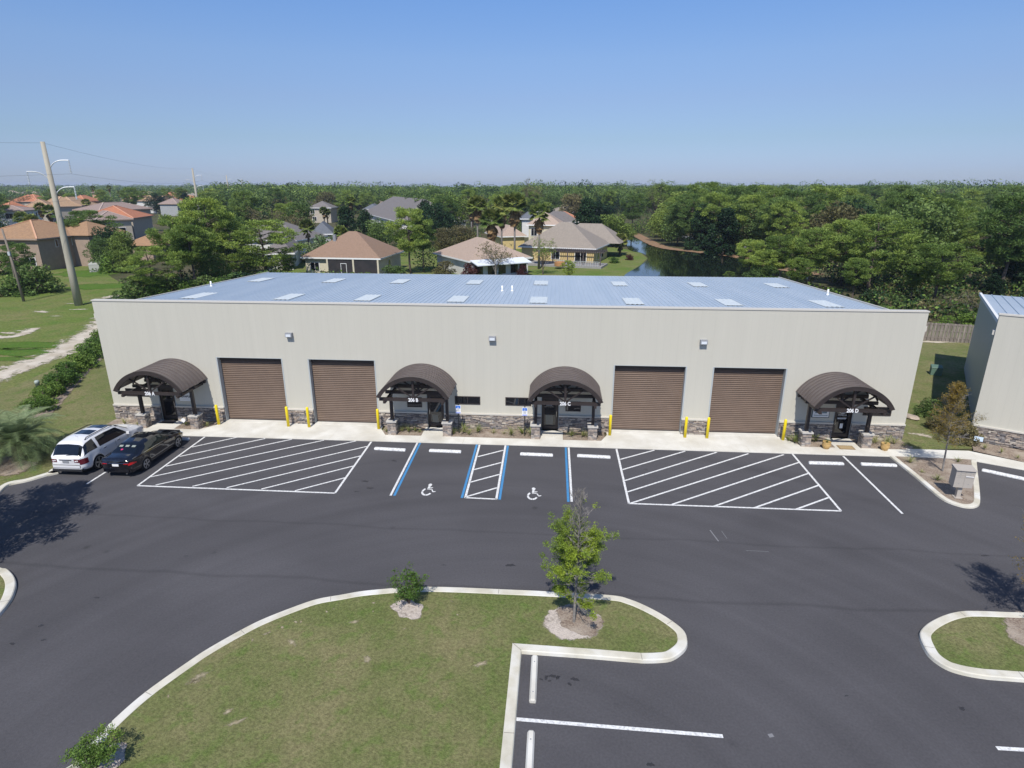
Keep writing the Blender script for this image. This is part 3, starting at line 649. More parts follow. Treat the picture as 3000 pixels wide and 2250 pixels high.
# ribbed roof
def ribbed_roof(name, x0, x1, y0, z0, y1, z1, pitch, mat, parent, rib=.05):
    prof = []; x = x0
    while x < x1-1e-6:
        e = min(x+pitch, x1); prof += [(x, 0), (x+.012, rib), (x+.045, rib), (x+.057, 0)]
        x = e
    prof.append((x1, 0)); V = []; F = []
    for (px_, dz) in prof: V += [(px_, y0, z0+dz), (px_, y1, z1+dz)]
    for i in range(len(prof)-1): F.append((2*i, 2*i+2, 2*i+3, 2*i+1))
    k = len(V); mb = MB(); mb.add(V, F)
    mb.add([(x0,y0,z0-.06),(x1,y0,z0-.06),(x1,y1,z1-.06),(x0,y1,z1-.06),(x0,y0,z0-.005),(x1,y0,z0-.005),(x1,y1,z1-.005),(x0,y1,z1-.005)], [(3,2,1,0),(0,1,5,4),(1,2,6,5),(2,3,7,6),(3,0,4,7)])
    return mb.build(name, mat, parent)
roof = ribbed_roof('roof', .30, 48.47, .322, 7.16, 22.95, 6.25, .305, M['metalroof'], bld, .035)
mb = MB(); mb.beam((.24, .33, 7.17), (.24, 22.95, 6.26), .12, .16); mb.beam((48.53, .33, 7.17), (48.53, 22.95, 6.26), .12, .16); mb.box(.18, 48.6, 22.955, 23.1, 6.08, 6.24)
mb.build('roof_trim', M['panel_trim'], bld)
for ga, gb_ in ((-.14, -.002), (48.772, 48.9)): mb = MB(); mb.box(ga, gb_, .1, .34, 6.55, 6.85); mb.build('gutter_end', M['panel_trim'], bld)
def roofz(y): return 7.16-(y-.322)*(7.16-6.25)/22.63
for row, xsr in ((16.5, (2.6, 9.1, 14.9, 21.3, 26.9, 33.4, 39.8, 46.1)), (6.2, (3.1, 9.6, 15.2, 21.5, 27.0, 33.3, 39.6, 45.8))):
    for cx_ in xsr:
        mb = MB(); n_ = 4; hw = .58; L_ = 1.5
        for k in range(n_*2+1): pass
        V = []; F = []; prof = [(-hw+i*hw*2/12, .020 if i % 3 == 1 else .006) for i in range(13)]
        for (a, dz) in prof:
            for yy in (row-L_, row+L_): V.append((cx_+a, yy, roofz(yy)+.035+dz))
        for i in range(12): F.append((2*i, 2*i+2, 2*i+3, 2*i+1))
        mb.add(V, F); mb.build('skylight', M['skylight'], roof)
for x_, y_ in ((.9, 11.6), (24.1, 10.9), (24.85, 11.0), (47.9, 10.9)):
    mb = MB(); z = roofz(y_); mb.lathe([(.06, z-.02), (.06, z+.42)], 12, (x_, y_)); mb.lathe([(.13, z+.005), (.065, z+.10)], 12, (x_, y_)); mb.build('vent_pipe', M['white'], roof, True)
# ledge trim and stone skirting between openings
segs = []; x = .0
for a, b, h, k in xs: segs.append((x, a)); x = b
segs.append((x, 48.77))
for a, b in segs:
    tr = MB(); tr.box(a, b, -.11, -.002, .93, 1.02); tr.build('ledge', M['panel_trim'], bld); mo = MB(); st = MB(); mo.box(a+.002, b-.002, -.03, -.003, 0, .925); stone_courses(st, a+.004, b-.004, 0, .92, -.028, .06)
    w_ = mo.build('stone_skirting', M['mortar'], bld); st.build('stone_facing', M['stone'], w_)
# roll-up doors
def rollup(x0, x1, parent, z1=4.22):
    n = 34; prof = []; z = .06; st_ = (z1-.06)/n
    st_ = (z1-.06)/n
    for i in range(n): prof += [(.39, z), (.325, z+.003), (.325, z+st_*.40), (.388, z+st_*.95)]; z += st_
    prof.append((.375, z1)); V = []; F = []
    for yy, zz in prof: V += [(x0+.02, yy, zz), (x1-.02, yy, zz)]
    for i in range(len(prof)-1): F.append((2*i, 2*i+1, 2*i+3, 2*i+2))
    mb = MB(); mb.add(V, F); o = mb.build('rollup_door', M['door_brown'], parent)
    b = MB(); b.box(x0+.02, x1-.02, .25, .324, z1-.20, z1+.018); b.build('hood_shadow_band', M['bronze'], o)  # dark band standing for the hood together with the shadow under the header
    b = MB(); b.box(x0+.02, x1-.02, .30, .374, .052, .12); b.build('bottom_bar', M['bronze'], o)
    for ja, jb in ((x0-.06, x0+.018), (x1-.018, x1+.06)): j = MB(); j.box(ja, jb, -.012, .40, 0.035, z1+.05); j.build('door_jamb', M['jamb'], o)
    h = MB(); h.box(x0+.019, x1-.019, -.012, .40, z1+.022, z1+.05); h.build('door_header', M['jamb'], o)
    s = MB(); s.box(x0+.019, x1-.019, -.118, .42, -.02, .05); s.build('threshold', M['concrete'], o); return o
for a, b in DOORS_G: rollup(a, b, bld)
# windows
def window(x0, x1, z0, z1, parent, mull=1):
    mb = MB(); mb.box(x0, x1, -.035, -.003, z0, z0+.05); mb.box(x0, x1, -.035, -.003, z1-.05, z1); mb.box(x0, x0+.05, -.034, -.003, z0+.05, z1-.05); mb.box(x1-.05, x1, -.034, -.003, z0+.05, z1-.05)
    if mull: m_ = (x0+x1)/2; mb.box(m_-.02, m_+.02, -.03, -.004, z0+.05, z1-.05)
    o = mb.build('window', M['bronze'], parent); g = MB(); g.box(x0+.05, x1-.05, -.018, -.005, z0+.05, z1-.05); g.build('pane', M['glass_dark'], o)
for a, b, c, d, m_ in ((.98, 2.50, 1.58, 2.10, 1), (19.14, 20.06, 1.31, 1.95, 0), (22.12, 23.68, 1.58, 2.10, 1), (25.22, 26.80, 1.58, 2.10, 1), (28.88, 29.80, 1.29, 1.92, 0), (46.27, 47.86, 1.50, 2.05, 1)): window(a, b, c, d, bld, m_)
def entry_door(xc, parent, hinge=1, papers=None):
    mb = MB(); h = 2.15; x0, x1 = xc-.51, xc+.51
    mb.box(x0, x0+.05, .02, .18, .035, h); mb.box(x1-.05, x1, .02, .18, .035, h); mb.box(x0+.05, x1-.05, .02, .18, h-.05, h)
    mb.box(x0+.06, x0+.17, .06, .10, .05, h-.06); mb.box(x1-.17, x1-.06, .06, .10, .05, h-.06); mb.box(x0+.17, x1-.17, .06, .10, .05, .28); mb.box(x0+.17, x1-.17, .06, .10, h-.17, h-.06)
    o = mb.build('door', M['bronze'], parent); g = MB(); g.box(x0+.17, x1-.17, .075, .088, .28, h-.17); g.build('pane', M['glass_dark'], o)
    t = MB(); t.box(x0-.05, x0-.001, -.015, .19, .035, h+.04); t.box(x1+.001, x1+.05, -.015, .19, .035, h+.04); t.build('door_trim', M['jamb'], o)
    k = MB(); hx = x0+.12 if hinge > 0 else x1-.12; k.tube([(hx, .02, .85), (hx, .02, 1.25)], .015, 8); k.box(hx-.01, hx+.01, .02, .06, .87, .89); k.box(hx-.01, hx+.01, .02, .06, 1.21, 1.23); k.build('handle', M['chrome'], o); return o
dA, dB, dC, dD = [entry_door(e, bld, s) for e, s in ((3.65, -1), (20.9, 1), (27.95, -1), (45.2, 1))]
# white lettering lines on unit D door glass
mb = MB()
for i, (z, wd) in enumerate(((1.86,.12),(1.80,.30),(1.745,.2),(1.64,.28),(1.585,.2),(1.53,.1),(1.44,.26),(1.25,.28),(1.20,.26))): mb.box(45.2-wd, 45.2+wd*.85, .070, .074, z, z+.028)
mb.build('door_lettering', M['white'], dD)
mb = MB(); mb.box(45.13, 45.30, .070, .074, .62, .92); mb.build('door_notice', M['whitepaint'], dD)
mb = MB(); mb.box(20.66, 21.05, .070, .074, .30, .82); mb.build('door_notice', pbr('tan_paper', (.25,.23,.18), .8), dB)
mb = MB(); mb.box(27.68, 28.14, .070, .074, .38, .98); mb.build('door_notice', pbr('tan_paper', (.25,.23,.18), .8), dC)
mb = MB(); mb.box(27.70, 28.06, .070, .074, 1.60, 1.66); mb.build('door_notice', M['grey_metal'], dC)
# wall pack lights
wl = None
for i, (x_, lab) in enumerate(((12.17, 'grey wall light high between the two left roll-up doors'), (24.47, 'grey wall light high on the wall midway between the two middle entrances'), (36.68, 'grey wall light high between the two right roll-up doors'))):
    if wl is None:
        wl = thing('wall_light', (0, 0, 0), 0); b = MB(); b.add([(-.2,-.003,-.16),(.2,-.003,-.16),(.2,-.003,.16),(-.2,-.003,.16),(-.2,-.27,-.08),(.2,-.27,-.08),(.2,-.24,.16),(-.2,-.24,.16)], [(0,1,2,3),(7,6,5,4),(0,4,5,1),(3,2,6,7),(0,3,7,4),(1,5,6,2)]); b.build('housing', M['grey_metal'], wl)
        b = MB(); b.add([(-.15,-.262,-.065),(.15,-.262,-.065),(.15,-.25,.09),(-.15,-.25,.09),(-.15,-.282,-.06),(.15,-.282,-.06),(.15,-.265,.085),(-.15,-.265,.085)], [(0,1,2,3),(7,6,5,4),(0,4,5,1),(3,2,6,7),(0,3,7,4),(1,5,6,2)]); b.build('lens', M['lens'], wl); o = wl
    else: o = copy_tree(wl)
    o.location = (x_, 0, 5.75); tag(o, lab, 'wall light', 'wall lights along the warehouse front')

# ------------------------------------------------------------------ entrance canopies
def arch_pts(hw, rise, n, r_off=0):
    Rr = (hw*hw+rise*rise)/(2*rise); a = math.asin(hw/Rr); cz = rise-Rr
    return [((Rr+r_off)*math.sin(-a+2*a*k/n), cz+(Rr+r_off)*math.cos(-a+2*a*k/n)) for k in range(n+1)]
def make_canopy():
    t = thing('entrance_canopy', (0, 0, 0)); ZE = 2.86; HW = 2.03; RI = 1.20; Y0, Y1 = -2.72, -.02
    N = 36; outer = arch_pts(HW, RI, N, .03); inn = arch_pts(HW, RI, N, 0)
    mb = MB(); V = []; F = []
    for yy in (Y0, Y1):
        for x, z in outer: V.append((x, yy, ZE+z))
        for x, z in inn: V.append((x, yy, ZE+z))
    n1 = N+1; o2 = 2*n1
    for k in range(N):
        F += [(k, k+1, o2+k+1, o2+k), (n1+k+1, n1+k, o2+n1+k, o2+n1+k+1), (k+1, k, n1+k, n1+k+1), (o2+k, o2+k+1, o2+n1+k+1, o2+n1+k)]
    F += [(0, o2, o2+n1, n1), (N, n1+N, o2+n1+N, o2+N)]
    mb.add(V, F); rf = mb.build('roof', M['bronze_roof'], t, True); fixnormals(rf)
    rf.data.polygons.foreach_set('use_smooth', [False]*len(rf.data.polygons))
    sm = MB(); hi = arch_pts(HW, RI, N, .078); lo = arch_pts(HW, RI, N, .028)
    for s in range(9):
        y = Y0+.02+s*(Y1-Y0-.04)/8; V = []; F = []
        for (a, b) in zip(hi, lo): V += [(a[0], y-.014, ZE+a[1]), (a[0], y+.014, ZE+a[1]), (b[0], y-.014, ZE+b[1]), (b[0], y+.014, ZE+b[1])]
        for k in range(N):
            q = 4*k; F += [(q, q+1, q+5, q+4), (q, q+4, q+6, q+2), (q+1, q+3, q+7, q+5)]
        sm.add(V, F)
    sm.build('standing_seam', M['bronze_roof'], rf)
    fa = MB(); a_o = arch_pts(HW+.02, RI+.02, N, .06); a_i = arch_pts(HW-.06, RI-.06, N, -.10); V = []; F = []
    for yy in (Y0-.06, Y0+.02):
        V += [(x, yy, ZE+z) for x, z in a_o]+[(x, yy, ZE+z) for x, z in a_i]
    for k in range(N):
        F += [(k, k+1, n1+k+1, n1+k), (k+1, k, o2+k, o2+k+1), (o2+k+1, o2+k, o2+n1+k, o2+n1+k+1), (n1+k, n1+k+1, o2+n1+k+1, o2+n1+k)]
    F += [(0, n1, o2+n1, o2), (N, o2+N, o2+n1+N, n1+N)]
    fa.add(V, F); fo = fa.build('fascia', M['bronze'], t); fixnormals(fo)
    for yy in (-2.52, -1.24, -.12):
        tr = MB(); zc = 2.70; tr.box(-1.98, 1.98, yy-.07, yy+.07, zc-.09, zc+.09)
        tr.box(-.06, .06, yy-.06, yy+.06, zc+.09, ZE+RI-.12)
        for s in (-1, 1): tr.beam((0, yy, zc+.08), (s*1.28, yy, ZE+.80), .07, .07)
        ib = arch_pts(HW-.02, RI-.02, 18, -.07); tr2 = [(x, yy, ZE+z) for x, z in ib]; tr.tube(tr2, .05, 6)
        tr.build('truss', M['bronze'], t)
    for s in (-1, 1):
        b = MB(); b.box(s*1.68-.07, s*1.68+.07, -2.66, -.02, 2.47, 2.607); b.build('side_beam', M['bronze'], t)
        b = MB(); b.box(s*1.68-.085, s*1.68+.085, -1.325, -1.155, .94, 2.468); b.build('post', M['bronze'], t)
        stone_pillar(t, s*1.68-.25, s*1.68+.25, -1.50, -.99, .85)
    return t
can = make_canopy(); cans = [copy_tree(can) for _ in range(3)]
for i, (xc, num, lab) in enumerate(((4.46, '206 A', 'brown arched canopy marked 206 A over the leftmost entrance, behind the parked cars'), (20.16, '206 B', 'brown arched canopy marked 206 B, right of the second roll-up door'), (28.80, '206 C', 'brown arched canopy marked 206 C, left of the third roll-up door'), (44.36, '206 D', 'brown arched canopy marked 206 D over the rightmost entrance'))):
    o = can if i == 0 else cans[i-1]; o.location = (xc, 0, 0); tag(o, lab, 'canopy', 'arched entrance canopies on the warehouse')
    me = text_mesh(num, .29); me.transform(Matrix.Scale(.84, 4, (1, 0, 0))); link('unit_number', me, M['white'], o, (0, -2.605, 2.70))

# ------------------------------------------------------------------ second building on the right
b2 = thing('warehouse', (52.75, .35, 0), R(-29.5), 'beige metal warehouse cut by the right edge, its left wall in shade', 'warehouse')
LB, DB = 40, 17.9
mb = MB(); mb.box(0, LB, 0, .3, 0, 7.5); mb.build('front_wall', M['wallpanel'], b2)
mb = MB(); mb.box(-.04, LB, -.04, .34, 7.502, 7.57); mb.build('parapet_cap', M['panel_trim'], b2)
mb = MB(); mb.add([(.3,.302,0),(.5,.302,0),(.5,DB,0),(.3,DB,0),(.3,.302,6.85),(.5,.302,6.85),(.5,DB,6.05),(.3,DB,6.05)], [(3,2,1,0),(4,5,6,7),(0,1,5,4),(1,2,6,5),(2,3,7,6),(3,0,4,7)]); mb.box(.502, LB, DB-.2, DB, 0, 6.05); mb.build('side_wall', M['wallpanel_side'], b2)
r2 = ribbed_roof('roof', .28, LB, .302, 6.93, DB+.05, 6.13, .61, M['metalroof'], b2, .06)
mb = MB(); mb.beam((.20, .31, 6.93), (.20, DB+.05, 6.13), .16, .22); mb.build('roof_trim', M['whitepaint'], b2)
mb = MB(); mb.box(-.12, .2, .09, .34, 6.35, 6.6); mb.build('gutter_end', M['panel_trim'], b2)
tr = MB(); tr.box(0, LB, -.11, -.002, .93, 1.02); tr.build('ledge', M['panel_trim'], b2)
mo = MB(); mo.box(.002, LB, -.03, -.003, 0, .925); w_ = mo.build('stone_skirting', M['mortar'], b2); st = MB(); stone_courses(st, .004, 12, 0, .92, -.028, .06); st.build('stone_facing', M['stone'], w_)

# ------------------------------------------------------------------ small things in front of the building
# bollards
bo = thing('bollard', (0, 0, 0)); b = MB(); b.lathe([(.085, 0), (.085, 1.26), (.078, 1.30), (.05, 1.33), (.0, 1.34)], 20); b.build('sleeve', M['yellow'], bo, True)
b = MB(); b.lathe([(.10, .0), (.10, .03), (.086, .031)], 20); b.build('collar', M['curb'], bo)
for i, (x_, lab) in enumerate(((7.19, 'yellow bollard left of the first roll-up door, beside entrance 206 A'), (11.69, 'yellow bollard right of the first roll-up door'), (13.01, 'yellow bollard left of the second roll-up door'), (17.42, 'yellow bollard between the second roll-up door and entrance 206 B'),
        (31.56, 'yellow bollard between entrance 206 C and the third roll-up door'), (36.01, 'yellow bollard right of the third roll-up door'), (37.30, 'yellow bollard left of the fourth roll-up door'), (41.70, 'yellow bollard between the fourth roll-up door and entrance 206 D'))):
    o = bo if i == 0 else copy_tree(bo); o.location = (x_, -.64, .03); tag(o, lab, 'bollard', 'yellow bollards beside the roll-up doors')
# wheel stops
def stop_mesh(L_=1.83):
    mb = MB(); h = L_/2; prof = [(-.105, 0), (-.105, .05), (-.06, .12), (.06, .12), (.105, .05), (.105, 0)]; V = []
    for x, s in ((-h, 1), (-h+.05, 1), (h-.05, 1), (h, 1)):
        for (yy, zz) in prof: V.append((x, yy*(1 if abs(x) < h else .8), zz if abs(x) < h or zz < .1 else zz-.03))
    n = len(prof); F = [tuple(range(n)), tuple(3*n+k for k in range(n-1, -1, -1))]
    for i in range(3):
        for k in range(n-1): F.append((i*n+k, (i+1)*n+k, (i+1)*n+k+1, i*n+k+1))
    mb.add(V, F); return mb
stop = thing('wheel_stop', (0, 0, 0)); so_ = stop_mesh().build('stop_block', M['white_paint'], stop); fixnormals(so_)
b = MB()
for s in (-.6, .6): b.lathe([(.022, .114), (.022, .122)], 8, (s, 0))
b.build('anchor_bolt', M['grey_metal'], stop)
sw = thing('wheel_stop', (0, 0, 0)); sw_ = stop_mesh().build('stop_block', M['concrete'], sw); fixnormals(sw_); b = MB()
for s in (-.6, .6): b.lathe([(.022, .114), (.022, .122)], 8, (s, 0))
b.build('anchor_bolt', M['grey_metal'], sw)
def mid(a, b): p, q = P(*a), P(*b); return ((p[0]+q[0])/2, (p[1]+q[1])/2), math.atan2(q[1]-p[1], q[0]-p[0])
G_ = 'white concrete wheel stops'
first = {}
for kind, (pt, rz), lab in (
    (0, mid((1098,1316),(1188,1321)), 'white wheel stop beside the left hatched zone, in front of entrance 206 B'),
    (0, mid((1258,1322),(1351,1326)), 'white wheel stop of the wheelchair bay left of the striped aisle'),
    (0, mid((1524,1332),(1620,1336)), 'white wheel stop of the wheelchair bay right of the striped aisle'),
    (0, mid((1691,1337),(1788,1342)), 'white wheel stop between the blue line and the right hatched zone'),
    (0, mid((2369,1358),(2471,1361)), 'white wheel stop just right of the right hatched zone, below entrance 206 D'),
    (0, mid((2522,1362),(2625,1366)), 'white wheel stop between the last parking line and the mailbox island'),
    (0, ((5.75, -3.0), 0), 'white wheel stop mostly hidden by the front of the black sedan'),
    (0, mid((2876,1379),(3005,1407)), 'white wheel stop at the right edge beside the mailbox island'),
    (1, ((27.72, -19.92), math.pi/2), 'pale wheel stop in the near bay just below the kerb corner'),
    (1, ((27.72, -22.75), math.pi/2), 'pale wheel stop cut by the bottom edge of the photo')):
    src = (stop, sw)[kind]; o = src if kind not in first else copy_tree(src); first[kind] = 1
    o.location = (pt[0], pt[1], .004); o.rotation_euler = (0, 0, rz); tag(o, lab, 'wheel stop', G_)
# accessible-parking signs
sg = thing('parking_sign', (0, 0, 0)); b = MB(); b.lathe([(.03, 0), (.03, 1.95)], 10); b.build('post', M['post_black'], sg)
b = MB(); b.box(-.16, .16, -.052, -.034, 1.32, 1.83); pn = b.build('sign_panel', M['white'], sg)
b = MB(); b.box(-.135, .135, -.058, -.053, 1.64, 1.81); b.build('blue_field', M['sign_blue'], pn)
b = MB(); b.box(-.14, .14, -.058, -.053, 1.33, 1.40); b.build('lower_band', pbr('pale_blue_band', (.30,.36,.75), .5), pn)
b = MB(); Cc = (-.01, 1.715); r_ = .038
for k in range(9):
    a0, a1 = R(120+k*24), R(120+(k+1)*24); b.beam((Cc[0]+r_*math.cos(a0), -.061, Cc[1]-.02+r_*math.sin(a0)), (Cc[0]+r_*math.cos(a1), -.061, Cc[1]-.02+r_*math.sin(a1)), .004, .013)
b.beam((-.01, -.061, 1.775), (-.01, -.061, 1.72), .004, .016); b.beam((-.01, -.061, 1.722), (.03, -.061, 1.722), .004, .013); b.beam((.03, -.061, 1.722), (.05, -.061, 1.68), .004, .012); b.lathe([(.0, 1.779), (.012, 1.785), (.0, 1.797)], 8, (-.01, -.061))
b.build('wheelchair_mark', M['white'], pn)
b = MB()
for z in (1.585, 1.545, 1.505, 1.465): b.box(-.08, .08, -.056, -.053, z, z+.015)
b.build('small_print', M['grey_metal'], pn)
for i, (x_, y_, lab) in enumerate(((22.46, -.93, 'blue and white wheelchair parking sign in the bed beside entrance 206 B'), (26.46, -1.05, 'blue and white wheelchair parking sign in the bed beside entrance 206 C'))):
    o = sg if i == 0 else copy_tree(sg); o.location = (x_, y_, .02); tag(o, lab, 'sign', 'wheelchair parking signs')
# business signs on the wall
t = thing('wall_sign', (4.92, -.004, 1.62), 0, 'white business sign on the wall behind the right post of canopy 206 A', 'sign'); b = MB(); b.box(-.42, .42, -.03, 0, -.28, .28); pn = b.build('sign_panel', M['white'], t)
link('lettering', text_mesh('LIVABLE', .17, .003), pbr('sign_letter_grey', (.10,.11,.13), .6), pn, (0.02, -.034, .02))
t = thing('wall_sign', (43.88, -.004, 1.56), 0, 'white business sign with dark frame on the wall under canopy 206 D', 'sign'); b = MB(); b.box(-.50, .50, -.04, 0, -.26, .26); b.build('frame', pbr('dark_teal_frame', (.02,.05,.06), .5), t)
b = MB(); b.box(-.46, .46, -.052, -.041, -.22, .22); pn = b.build('sign_panel', M['white'], t)
b = MB(); b.box(-.33, -.08, -.056, -.053, .02, .12); b.box(.06, .33, -.056, -.053, .02, .12); b.box(-.40, .40, -.056, -.053, -.13, -.09); b.build('lettering', pbr('sign_letter_slate', (.16,.24,.28), .6), pn)
t = thing('security_sign', (5.25, -1.15, .02), 0, 'small white shield-shaped security sign in the bed right of door 206 A', 'sign'); b = MB(); b.lathe([(.01, 0), (.01, .35)], 6); b.build('stake', M['grey_metal'], t)
b = MB(); b.add([(x, yy, z) for yy in (-.02, -.005) for x, z in ((-.13,.55),(0,.60),(.13,.55),(.11,.40),(0,.30),(-.11,.40))], [(0,1,2,3,4,5), (11,10,9,8,7,6)]+[(i, (i+1) % 6+0, (i+1) % 6+6, i+6) for i in range(6)]); fixnormals(b.build('shield', M['white'], t))
t = thing('garden_sign', (P(2862, 1305)[0], P(2862, 1305)[1], .02), R(-29), 'small pale blue sign in the bed of the right-hand building', 'sign'); b = MB(); b.lathe([(.012, 0), (.012, .4)], 6); b.build('stake', M['grey_metal'], t)
b = MB(); b.obox((0, -.03, .40), (.42, .02, .26), rx=R(-18)); b.build('sign_panel', pbr('pale_blue_panel', (.5,.6,.7), .4), t)
# mailbox
t = thing('cluster_mailbox', (47.62, -7.20, .09), R(-8), 'tan cluster mailbox on a post at the tip of the planted island', 'mailbox')
b = MB(); b.box(-.09, .09, -.09, .09, .0, .62); b.box(-.17, .17, -.17, .17, 0, .02); b.build('pedestal', M['mail'], t)
b = MB(); b.box(-.40, .40, -.24, .24, .62, 1.50); cab = b.build('cabinet', M['mail'], t)
b = MB(); b.add([(-.43,-.30,1.501),(.43,-.30,1.501),(.43,.28,1.501),(-.43,.28,1.501),(-.43,-.30,1.53),(.43,-.30,1.53),(.43,.28,1.60),(-.43,.28,1.60)], [(3,2,1,0),(4,5,6,7),(0,1,5,4),(1,2,6,5),(2,3,7,6),(3,0,4,7)]); b.build('hood', M['mail'], t)
b = MB(); b.box(-.006, .006, -.2435, -.2405, .66, 1.46)
for z in (1.36, 1.24, 1.12): b.box(-.36, -.03, -.2435, -.2405, z, z+.008); b.box(.03, .36, -.2435, -.2405, z, z+.008)
b.build('door_seam', M['mail2'], cab)
for sx_ in (-.2, .2):
    for z in (1.42, 1.30, 1.18, .82):
        b = MB(); b.box(sx_-.02, sx_+.02, -.2465, -.2405, z-.013, z+.013); b.build('lock', M['grey_metal'], cab)
b = MB(); b.box(.03, .36, -.27, -.2405, 1.20, 1.225); b.build('letter_slot', M['white'], cab)
# pots and mat
def strap_plant_mesh(nb, ln, sp, seed, wd=.025):
    rs = random.Random(seed); mb = MB()
    for k in range(nb):
        a = rs.uniform(0, 2*math.pi); l = ln*rs.uniform(.6, 1.1); tilt = rs.uniform(.15, 1.0)*sp; pts = []
        for j in range(5):
            u = j/4; r = l*math.sin(tilt*(0.4+u))*u; z = l*u*math.cos(tilt*(.4+.9*u)); pts.append(Vector((math.cos(a)*r, math.sin(a)*r, max(z, .01))))
        q = Vector((-math.sin(a), math.cos(a), 0)); V = []
        for j, p in enumerate(pts): w_ = wd*(1-.8*(j/4)**2); V += [p-q*w_/2, p+q*w_/2]
        mb.add(V, [(2*j, 2*j+1, 2*j+3, 2*j+2) for j in range(4)])
    return mb.mesh('strap_leaves')
SP = [strap_plant_mesh(46, .55, .9, 1), strap_plant_mesh(60, .62, 1.0, 2), strap_plant_mesh(36, .45, 1.1, 3)]
for i, (x_, y_, lab) in enumerate(((43.75, -1.66, 'tan round plant pot left of the doormat at entrance 206 D'), (46.98, -1.64, 'tan round plant pot with reddish flowers right of canopy 206 D'))):
    t = thing('plant_pot', (x_, y_, .03), 0, lab, 'plant pot', 'plant pots at entrance 206 D'); b = MB(); b.lathe([(.13, 0), (.21, .14), (.24, .28), (.21, .40), (.23, .43), (.20, .43), (.18, .36)], 20); b.build('pot', M['terracotta'], t, True)
    link('foliage', SP[2], M['lily_leaf'] if i == 0 else M['red_leaf'], t, (0, 0, .36), 0, .75) if i == 0 else link('foliage', SP[2].copy(), None, t, (0, 0, .36), 0, .6)
t = thing('doormat', (44.95, -1.45, .036), R(-2), 'tan doormat on the pavement in front of entrance 206 D', 'doormat'); b = MB(); b.box(-.43, .43, -.27, .27, 0, .015); b.build('mat', pbr('coir_mat', (.30,.21,.11), 1, col2=(.24,.165,.085), scale=14), t)
b = MB(); b.box(-.36, .36, -.21, .21, .0155, .018); b.build('mat_centre', pbr('coir_light', (.38,.28,.15), 1), t)
t = thing('doormat', (3.75, -.42, .036), 0, 'dark doormat in front of door 206 A', 'doormat'); b = MB(); b.box(-.45, .45, -.27, .27, 0, .015); b.build('mat', M['carplastic'], t)
# strap-leaved plants of the beds
M_SP = M['lily_leaf']
pts = [(18.05, -1.1, .7, 0), (18.95, -.9, 1.0, 1), (19.35, -.95, 1.0, 1), (19.75, -.85, .9, 0), (20.05, -.95, .7, 2), (22.15, -1.1, 1.0, 0), (22.75, -.85, 1.15, 1), (23.1, -1.15, 1.0, 0), (23.6, -.75, 1.0, 1), (24.55, -.75, .75, 2), (25.2, -.8, .6, 2), (25.65, -1.0, 1.05, 1), (26.3, -.8, 1.15, 0), (26.85, -1.0, 1.05, 1),
       (29.25, -.95, 1.05, 1), (29.95, -.95, 1.1, 0), (30.25, -1.0, .9, 1), (1.2, -.95, .8, 0), (2.1, -1.0, .6, 2), (5.15, -.85, .75, 2), (6.65, -1.0, .8, 0), (42.25, -.95, 1.1, 1), (42.0, -.7, .8, 0), (43.1, -.75, 1.0, 1), (43.55, -.7, .95, 0), (46.5, -.9, 1.1, 0), (46.9, -.7, .9, 1), (47.5, -.9, 1.1, 1), (47.95, -.75, 1.0, 0), (48.4, -1.0, .8, 2)]
def bedname(x):
    if x < 3.1: return 'left of door 206 A'
    if x < 7: return 'right of door 206 A'
    if x < 18.6: return 'at the left pillar of canopy 206 B'
    if x < 20.3: return 'under canopy 206 B'
    if x < 24.3: return 'right of canopy 206 B, around the sign post'
    if x < 25.5: return 'midway between the canopies 206 B and 206 C'
    if x < 27.3: return 'left of canopy 206 C, around the sign post'
    if x < 31: return 'under canopy 206 C'
    if x < 42.6: return 'between the last bollard and canopy 206 D'
    if x < 44: return 'under canopy 206 D, left of the door'
    return 'right of canopy 206 D'
for i, (x_, y_, s, k) in enumerate(pts):
    o = link('strap_leaf_plant', SP[k], M_SP, None, (x_, y_, .02), random.uniform(0, 6), s*random.uniform(.9, 1.05))
    n_, nn = ('small sparse' if s < .8 else 'pale arching'), bedname(x_); tag(o, f'{n_} strap-leaved plant in the bed {nn}', 'plant', f'{n_} strap-leaved plants {nn}')
# utility boxes
gb = pbr('utility_green', (.10,.17,.13), .6)
def ubox(x_, y_, s, lab, mat, rz=0):
    t = thing('utility_box', (x_, y_, -.03), rz, lab, 'utility box'); b = MB(); b.box(-s/2, s/2, -s*.4, s*.4, 0, s*.8); b.build('cabinet', mat, t); b = MB(); b.add([(-s*.53,-s*.43,s*.801),(s*.53,-s*.43,s*.801),(s*.53,s*.43,s*.801),(-s*.53,s*.43,s*.801),(-s*.5,-s*.4,s*.86),(s*.5,-s*.4,s*.86),(s*.5,s*.4,s*1.0),(-s*.5,s*.4,s*1.0)], [(3,2,1,0),(4,5,6,7),(0,1,5,4),(1,2,6,5),(2,3,7,6),(3,0,4,7)]); b.build('lid', mat, t)
p_ = P(2740, 1096); ubox(p_[0], p_[1], .75, 'green utility box on the grass in the shadow of the right-hand building', gb, R(-20))
p_ = P(282, 795); ubox(p_[0], p_[1], 1.6, 'pale utility cabinet on the meadow behind the tall concrete pole', pbr('pale_cabinet', (.40,.40,.36), .7), R(20))
t = thing('vent_post', (P(114, 1143)[0], P(114, 1143)[1], -.03), 0, 'short grey pipe post at the end of the hedge', 'post'); b = MB(); b.lathe([(.14, 0), (.14, .55), (.16, .56), (.16, .72), (.10, .78)], 14); b.build('pipe', pbr('greenish_grey', (.35,.40,.36), .6), t, True)
